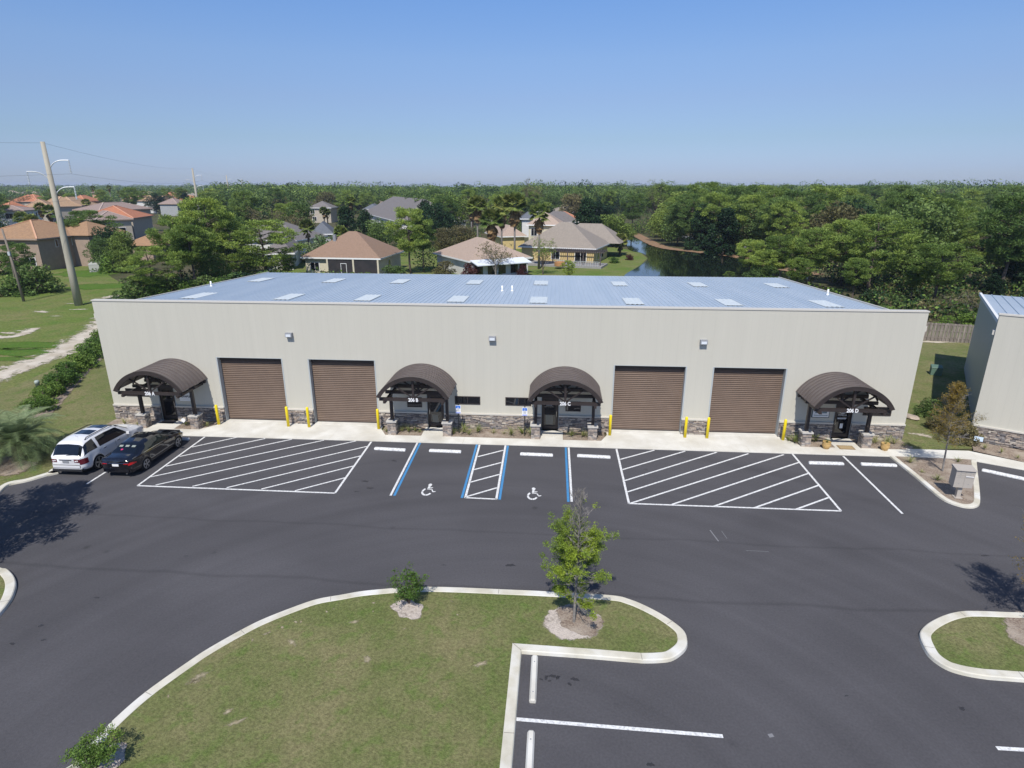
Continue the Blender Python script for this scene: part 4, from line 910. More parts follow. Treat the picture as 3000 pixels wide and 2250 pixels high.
# rocks beside the wall corner
def rock(x_, y_, s, lab, seed):
    bm = bmesh.new(); bmesh.ops.create_icosphere(bm, subdivisions=2, radius=s); rs = random.Random(seed)
    for v in bm.verts: v.co = v.co*rs.uniform(.8, 1.15); v.co.z *= .45; v.co.x *= 1.5
    me = bpy.data.meshes.new('rock'); bm.to_mesh(me); bm.free(); o = link('rock', me, pbr('pale_rock', (.45,.37,.30), .95, col2=(.34,.28,.23), scale=4), None, (x_, y_, .05), rs.uniform(0, 3)); tag(o, lab, 'rock')
rock(*P(2668, 1223), .36, 'pale flat rock at the right rear side of the long warehouse', 3)

# picket fence behind the yard
t = thing('wooden_fence', (0, 0, 0), 0, 'weathered grey-brown wooden fence between the two warehouses', 'fence')
b = MB(); p0 = Vector((49, 29.0)); p1 = Vector((82, 21.5)); d = (p1-p0); L_ = d.length; d.normalize(); q = Vector((-d.y, d.x)); n_ = int(L_/.16); ang = math.atan2(d.y, d.x)
for k in range(n_):
    c = p0+d*k*.16+q*(.03 if k % 2 else -.03); h = 1.78+random.uniform(-.03, .03); b.obox((c.x, c.y, h/2-.03), (.145, .02, h), rz=ang)
b.build('pickets', M['fence'], t)
for z in (.35, 1.0, 1.6):
    b = MB(); b.beam((p0.x, p0.y, z), (p1.x, p1.y, z), .035, .09); b.build('rail', M['fence'], t)

# ------------------------------------------------------------------ poles and wires
def conc_pole(x_, y_, h, lab, arms=True, r0=.46, r1=.23):
    t = thing('power_pole', (x_, y_, -.08), 0, lab, 'power pole', 'tall concrete power poles'); b = MB(); b.lathe([(r0, 0), (r0*.75+r1*.25, h*.25), ((r0+r1)/2, h*.5), (r1, h)], 20); b.build('shaft', M['pole'], t, True)
    sd_ = Vector((-50, 116)).normalized(); sx_ = Vector((sd_.y, -sd_.x))      # arms across the line
    for s, z in ((1, h-3.2), (-1, h-4.5), (1, h-6.2)):
        p = [Vector((0, 0, z)), Vector((sx_.x*s*.5, sx_.y*s*.5, z+.75)), Vector((sx_.x*s*1.2, sx_.y*s*1.2, z+1.15)), Vector((sx_.x*s*2.2, sx_.y*s*2.2, z+1.2))]
        b = MB(); b.tube(catmull([tuple(q) for q in p], 5), .065, 6); ar = b.build('arm', M['galv'], t)
        e = p[-1]; pr = []; zz = 0
        for k in range(9): pr += [(.05, -zz), (.13, -zz-.03), (.05, -zz-.08)]; zz += .17
        b = MB(); b.lathe([(r, e.z+z_) for r, z_ in pr][::-1], 8, (e.x, e.y)); b.build('insulator', M['lens'], ar)
    return t
PL = [(-31.7, 37.0), (-82.5, 153.3), (-146.5, 292.9), (-244.6, 501.4), (-360, 745)]
names = ['tall tapered concrete power pole standing on the meadow left of the warehouse', 'concrete power pole rising beyond the left pines, second nearest of the line', 'distant concrete power pole, third of the line', 'distant thin power pole, fourth of the line', 'farthest thin power pole of the line near the horizon']
for (x_, y_), nm in zip(PL, names): conc_pole(x_, y_, 19.2, nm)
PL0 = [(-31.7+50.8*1.0, 37-116.3)]
def wire(a, b, sag, lab, r=.010):
    mb = MB(); a, b = Vector(a), Vector(b); pts = [a.lerp(b, k/24)-Vector((0, 0, sag*4*(k/24)*(1-k/24))) for k in range(25)]; mb.tube(pts, r, 4, False)
    tag(mb.build('power_line', M['wire']), lab, 'cable', 'power lines strung between the concrete poles')
sd_ = Vector((-50, 116)).normalized(); sx_ = Vector((sd_.y, -sd_.x)); chain = [(-31.7-50.8*-1.3, 37-116.3*1.3)]+PL[:4]
chain[0] = (-31.7-34, 37-70)   # the line bends towards the left, out of the picture
for i in range(3):
    a, b_ = chain[i], chain[i+1]; where = 'out of the picture on the left' if i == 0 else ('between the nearest two poles' if i == 1 else 'between the second and third poles')
    for s, z, nm in ((0, 19.0, 'top'), (1, 15.6, 'upper right'), (-1, 14.3, 'left'), (1, 12.6, 'lower right')):
        o1 = sx_*s*2.2; wire((a[0]+o1.x, a[1]+o1.y, z), (b_[0]+o1.x, b_[1]+o1.y, z), 1.0, f'thin {nm} power line running {where}')
t = thing('wooden_pole', (P(70, 882)[0], P(70, 882)[1], -.08), 0, 'leaning weathered wooden utility pole at the left edge', 'pole'); b = MB(); b.tube([(0, 0, 0), (-.25, .05, 4.5), (-.6, .1, 9.2)], [.17, .14, .11], 12); b.build('shaft', M['wood_pole'], t, True)
b = MB(); b.tube([(-.85, .4, 3.0), (-.45, .1, 6.6)], .06, 8); b.build('stay_wire', M['wood_pole'], t); b = MB(); b.box(-.50, -.20, -.12, .05, 5.9, 6.4); b.build('bracket', M['galv'], t)

# ------------------------------------------------------------------ cars
def ip(x, kn, sm=.05):
    xs = [k[0] for k in kn]; ys = [k[1] for k in kn]; return float(np.mean([np.interp(x+d, xs, ys) for d in (-sm, -sm/2, 0, sm/2, sm)]))
def car(label, loc, rz, D, paint, kindname, extras):
    t = thing(kindname, loc, rz, label, 'car'); L_ = D['L']
    def section(x):
        w_, wr, zb, zr = ip(x, D['w']), ip(x, D['wr']), ip(x, D['zb']), ip(x, D['zr'])
        zbot = ip(x, D['zs'])
        for xw in D['wheels']:
            dd = abs(x-xw)
            if dd < D['ar']: zbot = max(zbot, D['rw']+math.sqrt(D['ar']**2-dd**2)-.02)
        z2 = max(.62, zbot+.10); z2 = min(z2, zb-.06); zbot = min(zbot, zb-.2)
        lip = 0.02 if zbot > .4 else 0
        return [(w_-.10+lip*4, zbot), (w_-.015+lip, min(zbot+.10, z2-.02)), (w_, z2), (w_-.035, zb), (wr+.035, max(zr-.085, zb+.012)), (wr-.10, max(zr-.012, zb+.02)), (0, max(zr+.02, zb+.03))]
    def S(x, v):
        s = section(x); i = min(int(abs(v)), 5); f = abs(v)-i; a, b_ = s[i], s[i+1]; px_, z = a[0]+(b_[0]-a[0])*f, a[1]+(b_[1]-a[1])*f
        if i == 3: px_ += .025*math.sin(math.pi*f)      # tumblehome bulge
        return Vector((math.copysign(px_, v) if v != 0 else px_, x, z))
    vs_ = [0, .5, 1, 1.5, 2, 2.33, 2.66, 3, 3.15, 3.3, 3.5, 3.7, 3.85, 4, 4.25, 4.5, 4.75, 5, 5.25, 5.5, 5.75, 6]
    full = [-v for v in vs_[1:-1]][::1]; order = [(-1, v) for v in vs_]+[(1, v) for v in vs_[:-1][::-1]]
    nx = int(L_/.05); mb = MB(); V = []; 
    for i in range(nx+1):
        x = L_*i/nx
        for sg_, v in order:
            p = S(x, v); V.append((abs(p.x)*sg_, p.y, p.z))
    K = len(order); F = []
    for i in range(nx):
        for k in range(K-1): F.append((i*K+k, i*K+k+1, (i+1)*K+k+1, (i+1)*K+k))
    F.append(tuple(range(K-1, -1, -1))); F.append(tuple(nx*K+k for k in range(K)))
    mb.add(V, F); body = mb.build('body', paint, t, True); fixnormals(body)
    def glass(name, inside, x0, x1, v0, v1, both, mat, parent=body, off=.006, step=.02):
        """thin patch lying proud of the body where inside(x, v) is true"""
        for sg_ in ((-1, 1) if both else (0,)):
            nx_, nv = int((x1-x0)/step)+1, int((v1-v0)/.04)+1; V = []; F = []; idx = {}
            def pt(i, j):
                if (i, j) in idx: return idx[(i, j)]
                x = x0+(x1-x0)*i/nx_; v = v0+(v1-v0)*j/nv
                if sg_ == 0: vv = 6-abs(v); s2 = -1 if v < 0 else 1
                else: vv = v; s2 = sg_
                p = S(x, min(vv, 6)); p.x = abs(p.x)*s2; e = .01
                vv2 = vv-e*2 if vv > 5.9 else vv+e; pa = S(x+e, min(vv, 6)); pa.x = abs(pa.x)*s2; pb = S(x, vv2); pb.x = abs(pb.x)*s2
                n = (pa-p).cross(pb-p)
                if n.length < 1e-9: n = Vector((0, 0, 1))
                n.normalize(); cdir = p-Vector((0, x, .7))
                if n.dot(cdir) < 0: n = -n
                idx[(i, j)] = len(V); V.append(p+n*off); return idx[(i, j)]
            for i in range(nx_):
                for j in range(nv):
                    xm = x0+(x1-x0)*(i+.5)/nx_; vm = v0+(v1-v0)*(j+.5)/nv
                    if inside(xm, vm): F.append((pt(i, j), pt(i+1, j), pt(i+1, j+1), pt(i, j+1)))
            if F: m_ = MB(); m_.add(V, F); g = m_.build(name, mat, parent, True); fixnormals(g)
    ub = MB(); ub.box(-D['W']/2+.30, D['W']/2-.30, .25, L_-.25, .20, .80); ub.build('underbody', M['carplastic'], t)
    rw = D['rw']
    for sx_ in (-1, 1):
        for xw in D['wheels']:
            xo = sx_*(D['W']/2-.13); wm = MB(); pr = [(rw-.09, -.11), (rw-.02, -.115), (rw, -.08), (rw, .08), (rw-.02, .115), (rw-.09, .11)]
            n = 28; V = [(xo+y_, xw+r*math.cos(2*math.pi*k/n), rw+r*math.sin(2*math.pi*k/n)) for r, y_ in pr for k in range(n)]; F = []
            for i in range(len(pr)-1):
                for k in range(n): F.append((i*n+k, i*n+(k+1) % n, (i+1)*n+(k+1) % n, (i+1)*n+k))
            F.append(tuple(range(n))); F.append(tuple((len(pr)-1)*n+k for k in range(n))); wm.add(V, F); wo = wm.build('wheel', M['rubber'], t); fixnormals(wo)
            rm = MB(); xf = xo+sx_*.118
            for k in range(5):
                for da in (-.14, .14):
                    a = 2*math.pi*k/5+.3; p0_ = Vector((xf, xw+.05*math.cos(a), rw+.05*math.sin(a))); r1_ = rw-.085
                    p1_ = Vector((xf, xw+r1_*math.cos(a+da), rw+r1_*math.sin(a+da))); dd = (p1_-p0_).normalized(); nn = Vector((1, 0, 0)).cross(dd).normalized()*.021
                    rm.add([p0_-nn, p0_+nn, p1_+nn, p1_-nn]+[q+Vector((-sx_*.03, 0, 0)) for q in (p0_-nn, p0_+nn, p1_+nn, p1_-nn)], [(0,1,2,3), (7,6,5,4), (0,4,5,1), (1,5,6,2), (2,6,7,3), (3,7,4,0)])
            ro = [(xf-sx_*.005, xw+(rw-.075)*math.cos(2*math.pi*k/n), rw+(rw-.075)*math.sin(2*math.pi*k/n)) for k in range(n)]; ri = [(xf+sx_*.006, xw+(rw-.105)*math.cos(2*math.pi*k/n), rw+(rw-.105)*math.sin(2*math.pi*k/n)) for k in range(n)]
            rm.add(ro+ri, [(k, (k+1) % n, n+(k+1) % n, n+k) for k in range(n)])
            hb = [(xf+sx_*.008, xw+.06*math.cos(2*math.pi*k/12), rw+.06*math.sin(2*math.pi*k/12)) for k in range(12)]; rm.add(hb, [tuple(range(12))])
            r_o = rm.build('rim', M['rim'], wo); fixnormals(r_o)
    extras(t, body, glass, S, D); return t

SUV = dict(L=5.10, W=2.0, rw=.385, ar=.44, wheels=(1.02, 4.04), zs=[(0,.42),(.3,.33),(.8,.27),(4.3,.27),(4.8,.32),(5.1,.40)],
    w=[(0,.72),(.06,.84),(.2,.935),(.45,.98),(1,.998),(4.2,.995),(4.7,.93),(4.95,.82),(5.1,.62)], wr=[(0,.62),(.12,.72),(.35,.69),(.7,.66),(3.0,.62),(3.45,.70),(3.9,.82),(4.6,.80),(5.1,.55)],
    zb=[(0,.98),(.1,1.06),(.5,1.13),(1.6,1.10),(3.4,1.04),(4.0,1.00),(4.6,.93),(4.95,.82),(5.1,.66)], zr=[(0,1.02),(.10,1.10),(.16,1.18),(.42,1.60),(.6,1.71),(1.1,1.785),(2.0,1.79),(2.8,1.74),(3.2,1.60),(3.75,1.24),(4.0,1.16),(4.5,1.08),(4.9,.95),(5.1,.70)])
def suv_x(t, body, glass, S, D):
    glass('rear_window', lambda x, v: abs(v) < 2.05, .13, .44, -2.05, 2.05, False, M['carglass'])
    glass('side_window', lambda x, v: 3.10 < v < 3.95 and x > .17+(v-3)*.26, .2, 1.12, 3.05, 3.95, True, M['carglass'])
    glass('side_window', lambda x, v: 3.08 < v < 3.93 and x < 3.62-(v-3)*.75 and (x > 1.28+(v-3)*.05), 1.25, 3.65, 3.05, 3.95, True, M['carglass'])
    glass('windscreen', lambda x, v: abs(v) < 1.95, 3.02, 3.72, -1.95, 1.95, False, M['carglass'])
    glass('sunroof', lambda x, v: abs(v) < .80, 1.35, 1.95, -.80, .80, False, M['carglass'])
    glass('sunroof', lambda x, v: abs(v) < .80, 2.28, 2.85, -.80, .80, False, M['carglass'])
    glass('tail_light', lambda x, v: 2.15 < v < 2.88-(x*.5) and x < .36, .0, .38, 2.1, 2.95, True, M['dkred_lens'], off=.012)
    for s in (-1, 1):
        b = MB(); b.box(s*.86-.10 if s > 0 else -.96+.0, s*.86+.10 if s > 0 else -.76, -.012, .03, .79, .98); b.v = []; b.f = []; b.m = []
        x0, x1 = (.47, .73) if s > 0 else (-.73, -.47); b.box(x0, x1, -.014, .02, .80, .97); b.build('tail_light', M['dkred_lens'], t)
        b = MB(); b.box(x0+.04, x0+.12, -.018, -.0145, .84, .90); b.box(x0+.14, x0+.21, -.018, -.0145, .86, .92); b.build('reversing_lens', M['white'], t)
        b = MB(); b.tube([(s*.60, .80, 1.72), (s*.60, .95, 1.815), (s*.59, 2.6, 1.80), (s*.58, 2.85, 1.72)], .022, 8); b.build('roof_rail', M['carplastic'], t, True)
        b = MB(); b.obox((s*1.07, 3.35, 1.10), (.17, .10, .14)); b.build('mirror', M['carwhite'], t)
        for y_ in (1.55, 2.62): b = MB(); b.obox((s*1.0, y_, .98), (.03, .20, .035)); b.build('door_handle', M['chrome'], t)
        b = MB(); b.obox((s*.62, 4.98, .74), (.36, .10, .16), rz=s*R(-22)); b.build('headlight', M['lens'], t)
        for y_ in (1.22, 2.40, 3.40): b = MB(); b.obox((s*.986, y_, .72), (.004, .012, .62)); b.build('door_seam', M['carplastic'], t)
    b = MB(); b.box(-.80, .80, -.03, .12, .30, .43); b.build('bumper_lower', M['carplastic'], t)
    b = MB(); b.box(-.76, .76, -.03, .12, .48, .66); bo_ = b.build('bumper', M['carwhite'], t); mod_bevel(bo_, .03)
    b = MB(); b.box(-.80, .80, -.045, -.028, .40, .415); b.build('chrome_strip', M['chrome'], t)
    b = MB(); b.box(-.34, .34, -.022, -.0, .91, .965); b.build('emblem_bar', M['chrome'], t)
    b = MB(); b.box(-.17, .17, -.016, -.0, .76, .88); b.build('licence_plate', M['grey_metal'], t)
    b = MB(); b.tube([(0, .09, 1.12), (.10, .10, 1.15), (.42, .13, 1.17)], .012, 6); b.build('wiper', M['carplastic'], t)
    b = MB(); b.box(-.65, .65, 5.06, 5.13, .50, .80); b.build('grille', M['carplastic'], t)
    b = MB(); b.tube([(.1, 1.0, 1.80), (.12, .82, 1.93)], .006, 5); b.build('antenna', M['carplastic'], t)
def mod_bevel(o, wd):
    bm = bmesh.new(); bm.from_mesh(o.data); bmesh.ops.bevel(bm, geom=bm.edges[:], offset=wd, segments=2, affect='EDGES'); bm.to_mesh(o.data); bm.free()
car('white SUV with two sunroofs and roof rails, parked left of the black sedan', (3.18, -8.02, 0), 0, SUV, M['carwhite'], 'parked_suv', suv_x)
SED = dict(L=4.87, W=1.84, rw=.33, ar=.375, wheels=(1.06, 3.89), zs=[(0,.34),(.3,.26),(.8,.22),(4.0,.22),(4.5,.24),(4.87,.30)],
    w=[(0,.66),(.06,.78),(.2,.87),(.8,.92),(4.0,.92),(4.3,.88),(4.55,.80),(4.75,.66),(4.87,.42)], wr=[(0,.62),(.2,.72),(.6,.74),(1.1,.62),(1.6,.56),(2.6,.55),(3.1,.60),(3.6,.74),(4.2,.72),(4.6,.58),(4.87,.28)],
    zb=[(0,.88),(.15,.98),(.8,1.00),(2,.95),(3.4,.90),(4.0,.84),(4.5,.72),(4.87,.52)], zr=[(0,.93),(.08,1.05),(.35,1.08),(.62,1.10),(1.0,1.24),(1.45,1.385),(1.9,1.445),(2.4,1.45),(2.8,1.40),(3.2,1.22),(3.6,1.02),(4.0,.95),(4.4,.84),(4.7,.70),(4.87,.52)])
def sed_x(t, body, glass, S, D):
    glass('rear_window', lambda x, v: abs(v) < 1.85, .68, 1.36, -1.85, 1.85, False, M['carglass'])
    glass('side_window', lambda x, v: 3.10 < v < 3.90 and x > .98+(v-3.1)*.62 and x < 3.42-(v-3)*.62 and not (2.02 < x < 2.08), .95, 3.45, 3.05, 3.95, True, pbr('tinted_side_glass', (.015,.022,.02), .05, spec=.8))
    glass('windscreen', lambda x, v: abs(v) < 1.85, 2.86, 3.52, -1.85, 1.85, False, M['carglass'])
    glass('sunroof', lambda x, v: abs(v) < .85, 1.85, 2.5, -.85, .85, False, M['carglass'])
    glass('tail_light', lambda x, v: 2.35 < v < 2.80-x*.9 and x < .40, .0, .45, 2.1, 2.95, True, M['red_lens'], off=.012)
    for s in (-1, 1):
        x0, x1 = (.44, .66) if s > 0 else (-.66, -.44); b = MB(); b.box(x0, x1, -.014, .02, .775, .825); b.build('tail_light', M['red_lens'], t)
        b = MB(); b.obox((s*1.00, 3.15, .98), (.18, .10, .12)); b.build('mirror', M['carblack'], t)
        for y_ in (1.62, 2.60): b = MB(); b.obox((s*.925, y_, .86), (.02, .17, .028)); b.build('door_handle', M['carblack'], t)
        b = MB(); b.tube([S(1.0, 3.07*s*1), S(1.7, 3.05*s), S(2.6, 3.05*s), S(3.4, 3.05*s)], .010, 5); b.build('window_trim', M['chrome'], t)
        b = MB(); b.lathe([(.035, -.02), (.035, .05)], 10); ex = b.build('exhaust', M['chrome'], t); ex.location = (s*.52, .03, .26); ex.rotation_euler = (math.pi/2, 0, 0)
        b = MB(); b.obox((s*.60, 4.66, .62), (.30, .12, .10), rz=s*R(-30)); b.build('headlight', M['lens'], t)
    b = MB(); b.tube([(-.72, .0, .845), (-.4, -.02, .825), (0, -.028, .82), (.4, -.02, .825), (.72, .0, .845)], .012, 6); b.build('chrome_strip', M['chrome'], t)
    b = MB(); b.box(-.17, .17, -.022, -.0, .66, .78); b.build('licence_plate', M['white'], t)
    b = MB(); b.box(-.72, .72, -.018, .16, .30, .56); bo_ = b.build('bumper', M['carblack'], t); mod_bevel(bo_, .04)
    # pale headrests and a pink flower decal seen through the rear glass: modelled on the glass line
    for k, x_ in enumerate((-.34, .0, .34)):
        b = MB(); p = S(1.12, 6); b.obox((x_, 1.10, p.z+.012-.02*abs(x_)), (.20, .13, .012), rx=R(22)); b.build('headrest', pbr('pale_headrest', (.25,.28,.25), .8), t)
    b = MB(); p = S(.86, 6); V = [(.02+-.18+(.055+.02*math.cos(5*a))*math.cos(a), .86+(.055+.02*math.cos(5*a))*math.sin(a), p.z+.004+.42*(.055*math.sin(a))) for a in np.linspace(0, 2*math.pi, 30, endpoint=False)]; b.add(V, [tuple(range(30))]); b.build('flower_decal', pbr('pink_decal', (.55,.02,.14), .5), t)
    b = MB(); b.box(-.5, .5, 4.83, 4.89, .35, .58); b.build('grille', M['carplastic'], t)
car('black sedan with a pink flower decal on its rear window, parked beside the white SUV', (5.83, -8.0, 0), 0, SED, M['carblack'], 'parked_sedan', sed_x)

# ------------------------------------------------------------------ houses beyond
def house(FL, FR, ze, depth, peak, roof, wall, label, win=(), side_win=(), over=.55, storeys=1, ridge=None, chim=False, gable=False, group='houses beyond the warehouse'):
    a, b = Vector(P(*FL, ze)), Vector(P(*FR, ze)); wd = (b-a).length; rz = math.atan2(b.y-a.y, b.x-a.x); c, s = math.cos(rz), math.sin(rz)
    ctr = (a+b)/2+Vector((-s, c))*depth/2
    zr = ridge if ridge else max(ze+1.2, min(PY(*peak, ctr.y)[1], ze+.46*min(wd, depth)))
    t = thing('house', (a.x, a.y, -.08), rz, label, 'house', group)
    mb = MB(); mb.box(over, wd-over, over, depth-over, 0, ze); wl_ = mb.build('wall', WALL[wall], t)
    h = min(wd, depth)/2; mb = MB()
    if wd >= depth: r0, r1 = (h, depth/2), (wd-h, depth/2)
    else: r0, r1 = (wd/2, h), (wd/2, depth-h)
    if gable: r0, r1 = (0, depth/2), (wd, depth/2)
    V = [(0,0,ze),(wd,0,ze),(wd,depth,ze),(0,depth,ze),(r0[0],r0[1],zr),(r1[0],r1[1],zr),(0,0,ze-.2),(wd,0,ze-.2),(wd,depth,ze-.2),(0,depth,ze-.2)]
    F = [(0,1,5,4),(2,3,4,5),(1,2,5),(3,0,4)] if wd >= depth or gable else [(0,1,4),(2,3,5),(1,2,5,4),(3,0,4,5)]
    F += [(6,9,8,7)]
    mb.add(V, F); rf = mb.build('roof', ROOF[roof], t)
    fs = MB(); fs.box(-.02, wd+.02, -.04, -.001, ze-.22, ze+.02); fs.box(wd+.001, wd+.04, -.02, depth, ze-.22, ze+.02); fs.box(-.04, -.001, -.02, depth, ze-.22, ze+.02)
    fs.build('fascia', M['whitepaint'] if wall in ('cream', 'yellow', 'white', 'beige', 'grey') and roof not in ('tile', 'terra', 'pinktile', 'sandtile') else WALL['mauve'], rf)
    rb = MB(); hip = [(0,4),(1,5),(3,4),(2,5)] if wd >= depth else [(0,4),(1,4),(2,5),(3,5)]
    for i, j in hip+[(4, 5)]:
        if (Vector(V[i])-Vector(V[j])).length > .5: rb.beam(Vector(V[i])+Vector((0,0,.05)), Vector(V[j])+Vector((0,0,.06)), .26, .10)
    light = {'terra': (.62,.32,.20), 'tile': (.58,.33,.20), 'pinktile': (.46,.36,.31), 'sandtile': (.60,.40,.26)}.get(roof)
    if light: rb.build('ridge_tiles', pbr('ridge_'+roof, light, .85), rf)
    for (u, z, w_, hh) in win:
        m_ = MB(); x = u*wd; m_.box(x-w_/2-.08, x+w_/2+.08, over-.06, over-.002, z-.08, z+hh+.08); wo = m_.build('window', M['whitepaint'], wl_)
        m_ = MB(); k = 2 if w_ > .9 else 1
        for q in range(k): m_.box(x-w_/2+q*w_/k+.03, x-w_/2+(q+1)*w_/k-.03, over-.072, over-.061, z, z+hh)
        m_.build('pane', M['glass_dark'], wo)
    for (u, z, w_, hh) in side_win:
        m_ = MB(); y = u*depth; m_.box(wd-over+.002, wd-over+.06, y-w_/2-.07, y+w_/2+.07, z-.07, z+hh+.07); wo = m_.build('window', M['whitepaint'], wl_)
        m_ = MB(); m_.box(wd-over+.061, wd-over+.07, y-w_/2, y+w_/2, z, z+hh); m_.build('pane', M['glass_dark'], wo)
    if chim: m_ = MB(); m_.box(wd*.33-.25, wd*.33+.25, depth*.32-.25, depth*.32+.25, ze+1, ze+3.4); m_.build('chimney', M['grey_metal'], rf)
    return t, wd, depth, ze, zr
# brown-roofed house with screened porch
t, wd, dp, ze, zr = house((879,752), (1114,756), 3.0, 12.5, (1040,676), 'brown', 'cream', 'brown shingle-roofed house with a dark screened porch, just behind the warehouse', win=((.16, .75, 1.5, 1.35),), side_win=((.45, 1, 1, 1.2),), chim=True)
b = MB(); b.box(wd*.33, wd-.56, .10, .548, 0, ze-.25); b.build('screened_porch', pbr('dark_screen', (.035,.030,.032), .6, col2=(.02,.02,.022), scale=1), t)
for u in (.335, .66, .965): b = MB(); b.box(wd*u-.14, wd*u+.14, -.02, .099, 0, ze-.23); b.build('porch_column', WALL['cream'], t)
b = MB(); b.box(wd*.50, wd*.50+.07, .04, .099, 0, 2.1); b.box(wd*.5+.95, wd*.5+1.02, .04, .099, 0, 2.1); b.box(wd*.5+.07, wd*.5+.95, .04, .099, 2.03, 2.1); b.build('screen_door', M['whitepaint'], t)
# tan-roofed house with white awning
t, wd, dp, ze, zr = house((1373,764), (1560,752), 2.8, 15, (1373,694), 'tan', 'white', 'pale tan-roofed house with a white awning across its front, behind the bare tree', win=((.86, .9, 1.6, 1.2),))
b = MB(); b.add([(.3,-2.6,2.25),(10.2,-2.6,2.25),(10.2,.1,2.78),(.3,.1,2.78),(.3,-2.6,2.4),(10.2,-2.6,2.4),(10.2,.1,2.93),(.3,.1,2.93)], [(3,2,1,0),(4,5,6,7),(0,1,5,4),(1,2,6,5),(2,3,7,6),(3,0,4,7)]); b.build('awning', pbr('white_awning', (.72,.76,.80), .5), t)
b = MB(); b.box(.6, 9.8, -.4, .548, 0, 2.2); b.build('porch_wall', pbr('white_porch', (.62,.64,.68), .7), t)
for u in (1.0, 3.2, 5.2, 7.5, 9.2): b = MB(); b.box(u, u+1.3, -.46, -.401, .5, 2.0); b.build('window', M['glass_dark'], t)
# house with pergola by the pond
t, wd, dp, ze, zr = house((1518,720), (1747,728), 3.0, 13.5, (1669,649), 'greytan', 'yellow', 'large grey-tan roofed house with yellow walls and dark pergola, beside the pond', win=((.48, .8, 1.6, 1.4), (.80, .3, 2.2, 2.0)), side_win=((.3, .6, 1.4, 1.6), (.6, .6, 1.4, 1.6)))
b = MB(); b.box(.55, 5, 12.5, 20, 0, 3.0); b.build('rear_wing_wall', WALL['yellow'], t)
b = MB(); b.add([(3,12,3.0),(17.8,12,3.0),(17.8,22,3.0),(3,22,3.0),(8,17,6.6),(12.8,17,6.6)], [(0,1,5,4),(1,2,5),(2,3,4,5),(3,0,4)]); b.build('rear_roof', ROOF['greytan'], t)
dk = pbr('dark_pergola_wood', (.10,.08,.075), .85)
t2 = thing('pergola', t.location, t.rotation_euler.z, 'dark wooden pergola standing against the yellow-walled house by the pond', 'pergola')
for x_ in (8.2, 11.0, 14.0, 17.2):
    for y_ in (-3.6,): b = MB(); b.box(x_-.09, x_+.09, y_-.09, y_+.09, 0, 2.7); b.build('post', dk, t2)
b = MB()
for k in range(26): b.box(7.6+k*.40, 7.68+k*.40, -4.2, -.1, 2.78, 2.92)
b.box(7.4, 17.9, -3.68, -3.52, 2.62, 2.779); b.box(7.4, 17.9, -.5, -.4, 2.62, 2.779); b.build('slatted_roof', dk, t2)
t2 = thing('wooden_deck', t.location, t.rotation_euler.z, 'grey wooden deck with railing in front of the yellow-walled house by the pond', 'deck')
b = MB(); b.box(.5, 17.8, -5.5, .4, 0, .38); b.build('deck_floor', pbr('grey_deck_boards', (.30,.29,.28), .9, stretch=(6, .5, 1), col2=(.24,.23,.22), scale=2), t2)
b = MB()
for k in range(18): b.box(9.5+k*.45, 9.56+k*.45, -5.5, -5.44, .381, 1.2)
b.box(9.4, 17.6, -5.53, -5.42, 1.201, 1.27); b.build('railing', M['galv'], t2)
t2 = thing('hot_tub', (P(1640, 786)[0], P(1640, 786)[1], .38), 0, 'round orange-brown tub standing on the deck by the pond', 'tub'); b = MB(); b.lathe([(.9, 0), (1.0, .1), (1.0, .75), (.85, .76), (.82, .6)], 20); b.build('tub', pbr('orange_wood', (.40,.20,.08), .7), t2)
house((1541,657), (1646,658), 6.0, 9, (1597,619), 'tan', 'cream', 'two-storey house with tan roof and white window behind the pond house', win=((.22, 3.6, 1.3, 1.6),), storeys=2)
house((1646,650), (1699,648), 6.0, 10, (1655,618), 'grey', 'white', 'grey-roofed wing with white trim right of the two-storey tan-roofed house')
house((1466,692), (1545,690), 3.0, 14, (1500,656), 'tan', 'yellow', 'low tan-roofed house half hidden by the tall palms')
house((1524,640), (1572,640), 5.2, 9, (1560,619), 'slate', 'white', 'small slate-blue roofed house behind the tallest palm')
house((1617,640), (1700,640), 4.2, 12, (1640,619), 'terra', 'cream', 'house with an orange-tan roof far behind the pond house')
house((1676,622), (1790,614), 3.2, 18, (1740,601), 'greytan', 'grey', 'distant grey-tan roof left and right of the dark cone-shaped magnolia')
house((1478,599), (1532,599), 4.0, 16, (1495,583), 'terra', 'cream', 'distant reddish roof among trees above the tallest palms')
house((900,608), (970,608), 5.8, 10, (939,588), 'grey', 'beige', 'two-storey beige house with grey roof in the middle distance left of centre', win=((.2, 3.6, 1.5, 1.5), (.25, .8, 1.5, 1.5)), storeys=2)
house((1062,622), (1172,650), 3.4, 22, (1149,578), 'grey', 'white', 'big grey multi-hipped roof behind the tall pine right of the brown roof')
house((1062,612), (1110,612), 4.5, 12, (1075,596), 'slate', 'white', 'pale slate-roofed wing left of the big grey roof')
house((770,742), (863,740), 3.0, 14, (800,690), 'grey', 'white', 'grey-roofed house just left of the brown shingle roof, half hidden by a pine', side_win=((.3, 1, 1, 1.2),))
house((660,700), (868,704), 3.0, 14, (800,646), 'grey', 'white', 'long grey roof behind the bright left pine')
house((905,685), (978,684), 3.0, 11, (965,642), 'slate', 'grey', 'grey roof with a small gable behind the white-flowering shrub')
house((780,604), (826,604), 5.0, 12, (815,590), 'tan', 'yellow', 'distant tan-roofed house with yellowish wall left of the two-storey house')
house((2536,571), (2592,570), 5.0, 14, (2560,561), 'terra', 'cream', 'distant orange-roofed house among the trees at upper right')
house((2930,667), (2990,667), 3.0, 12, (2959,648), 'greytan', 'white', 'pale roof glimpsed among the trees near the right edge')
GL = 'tile-roofed houses of the left neighbourhood'
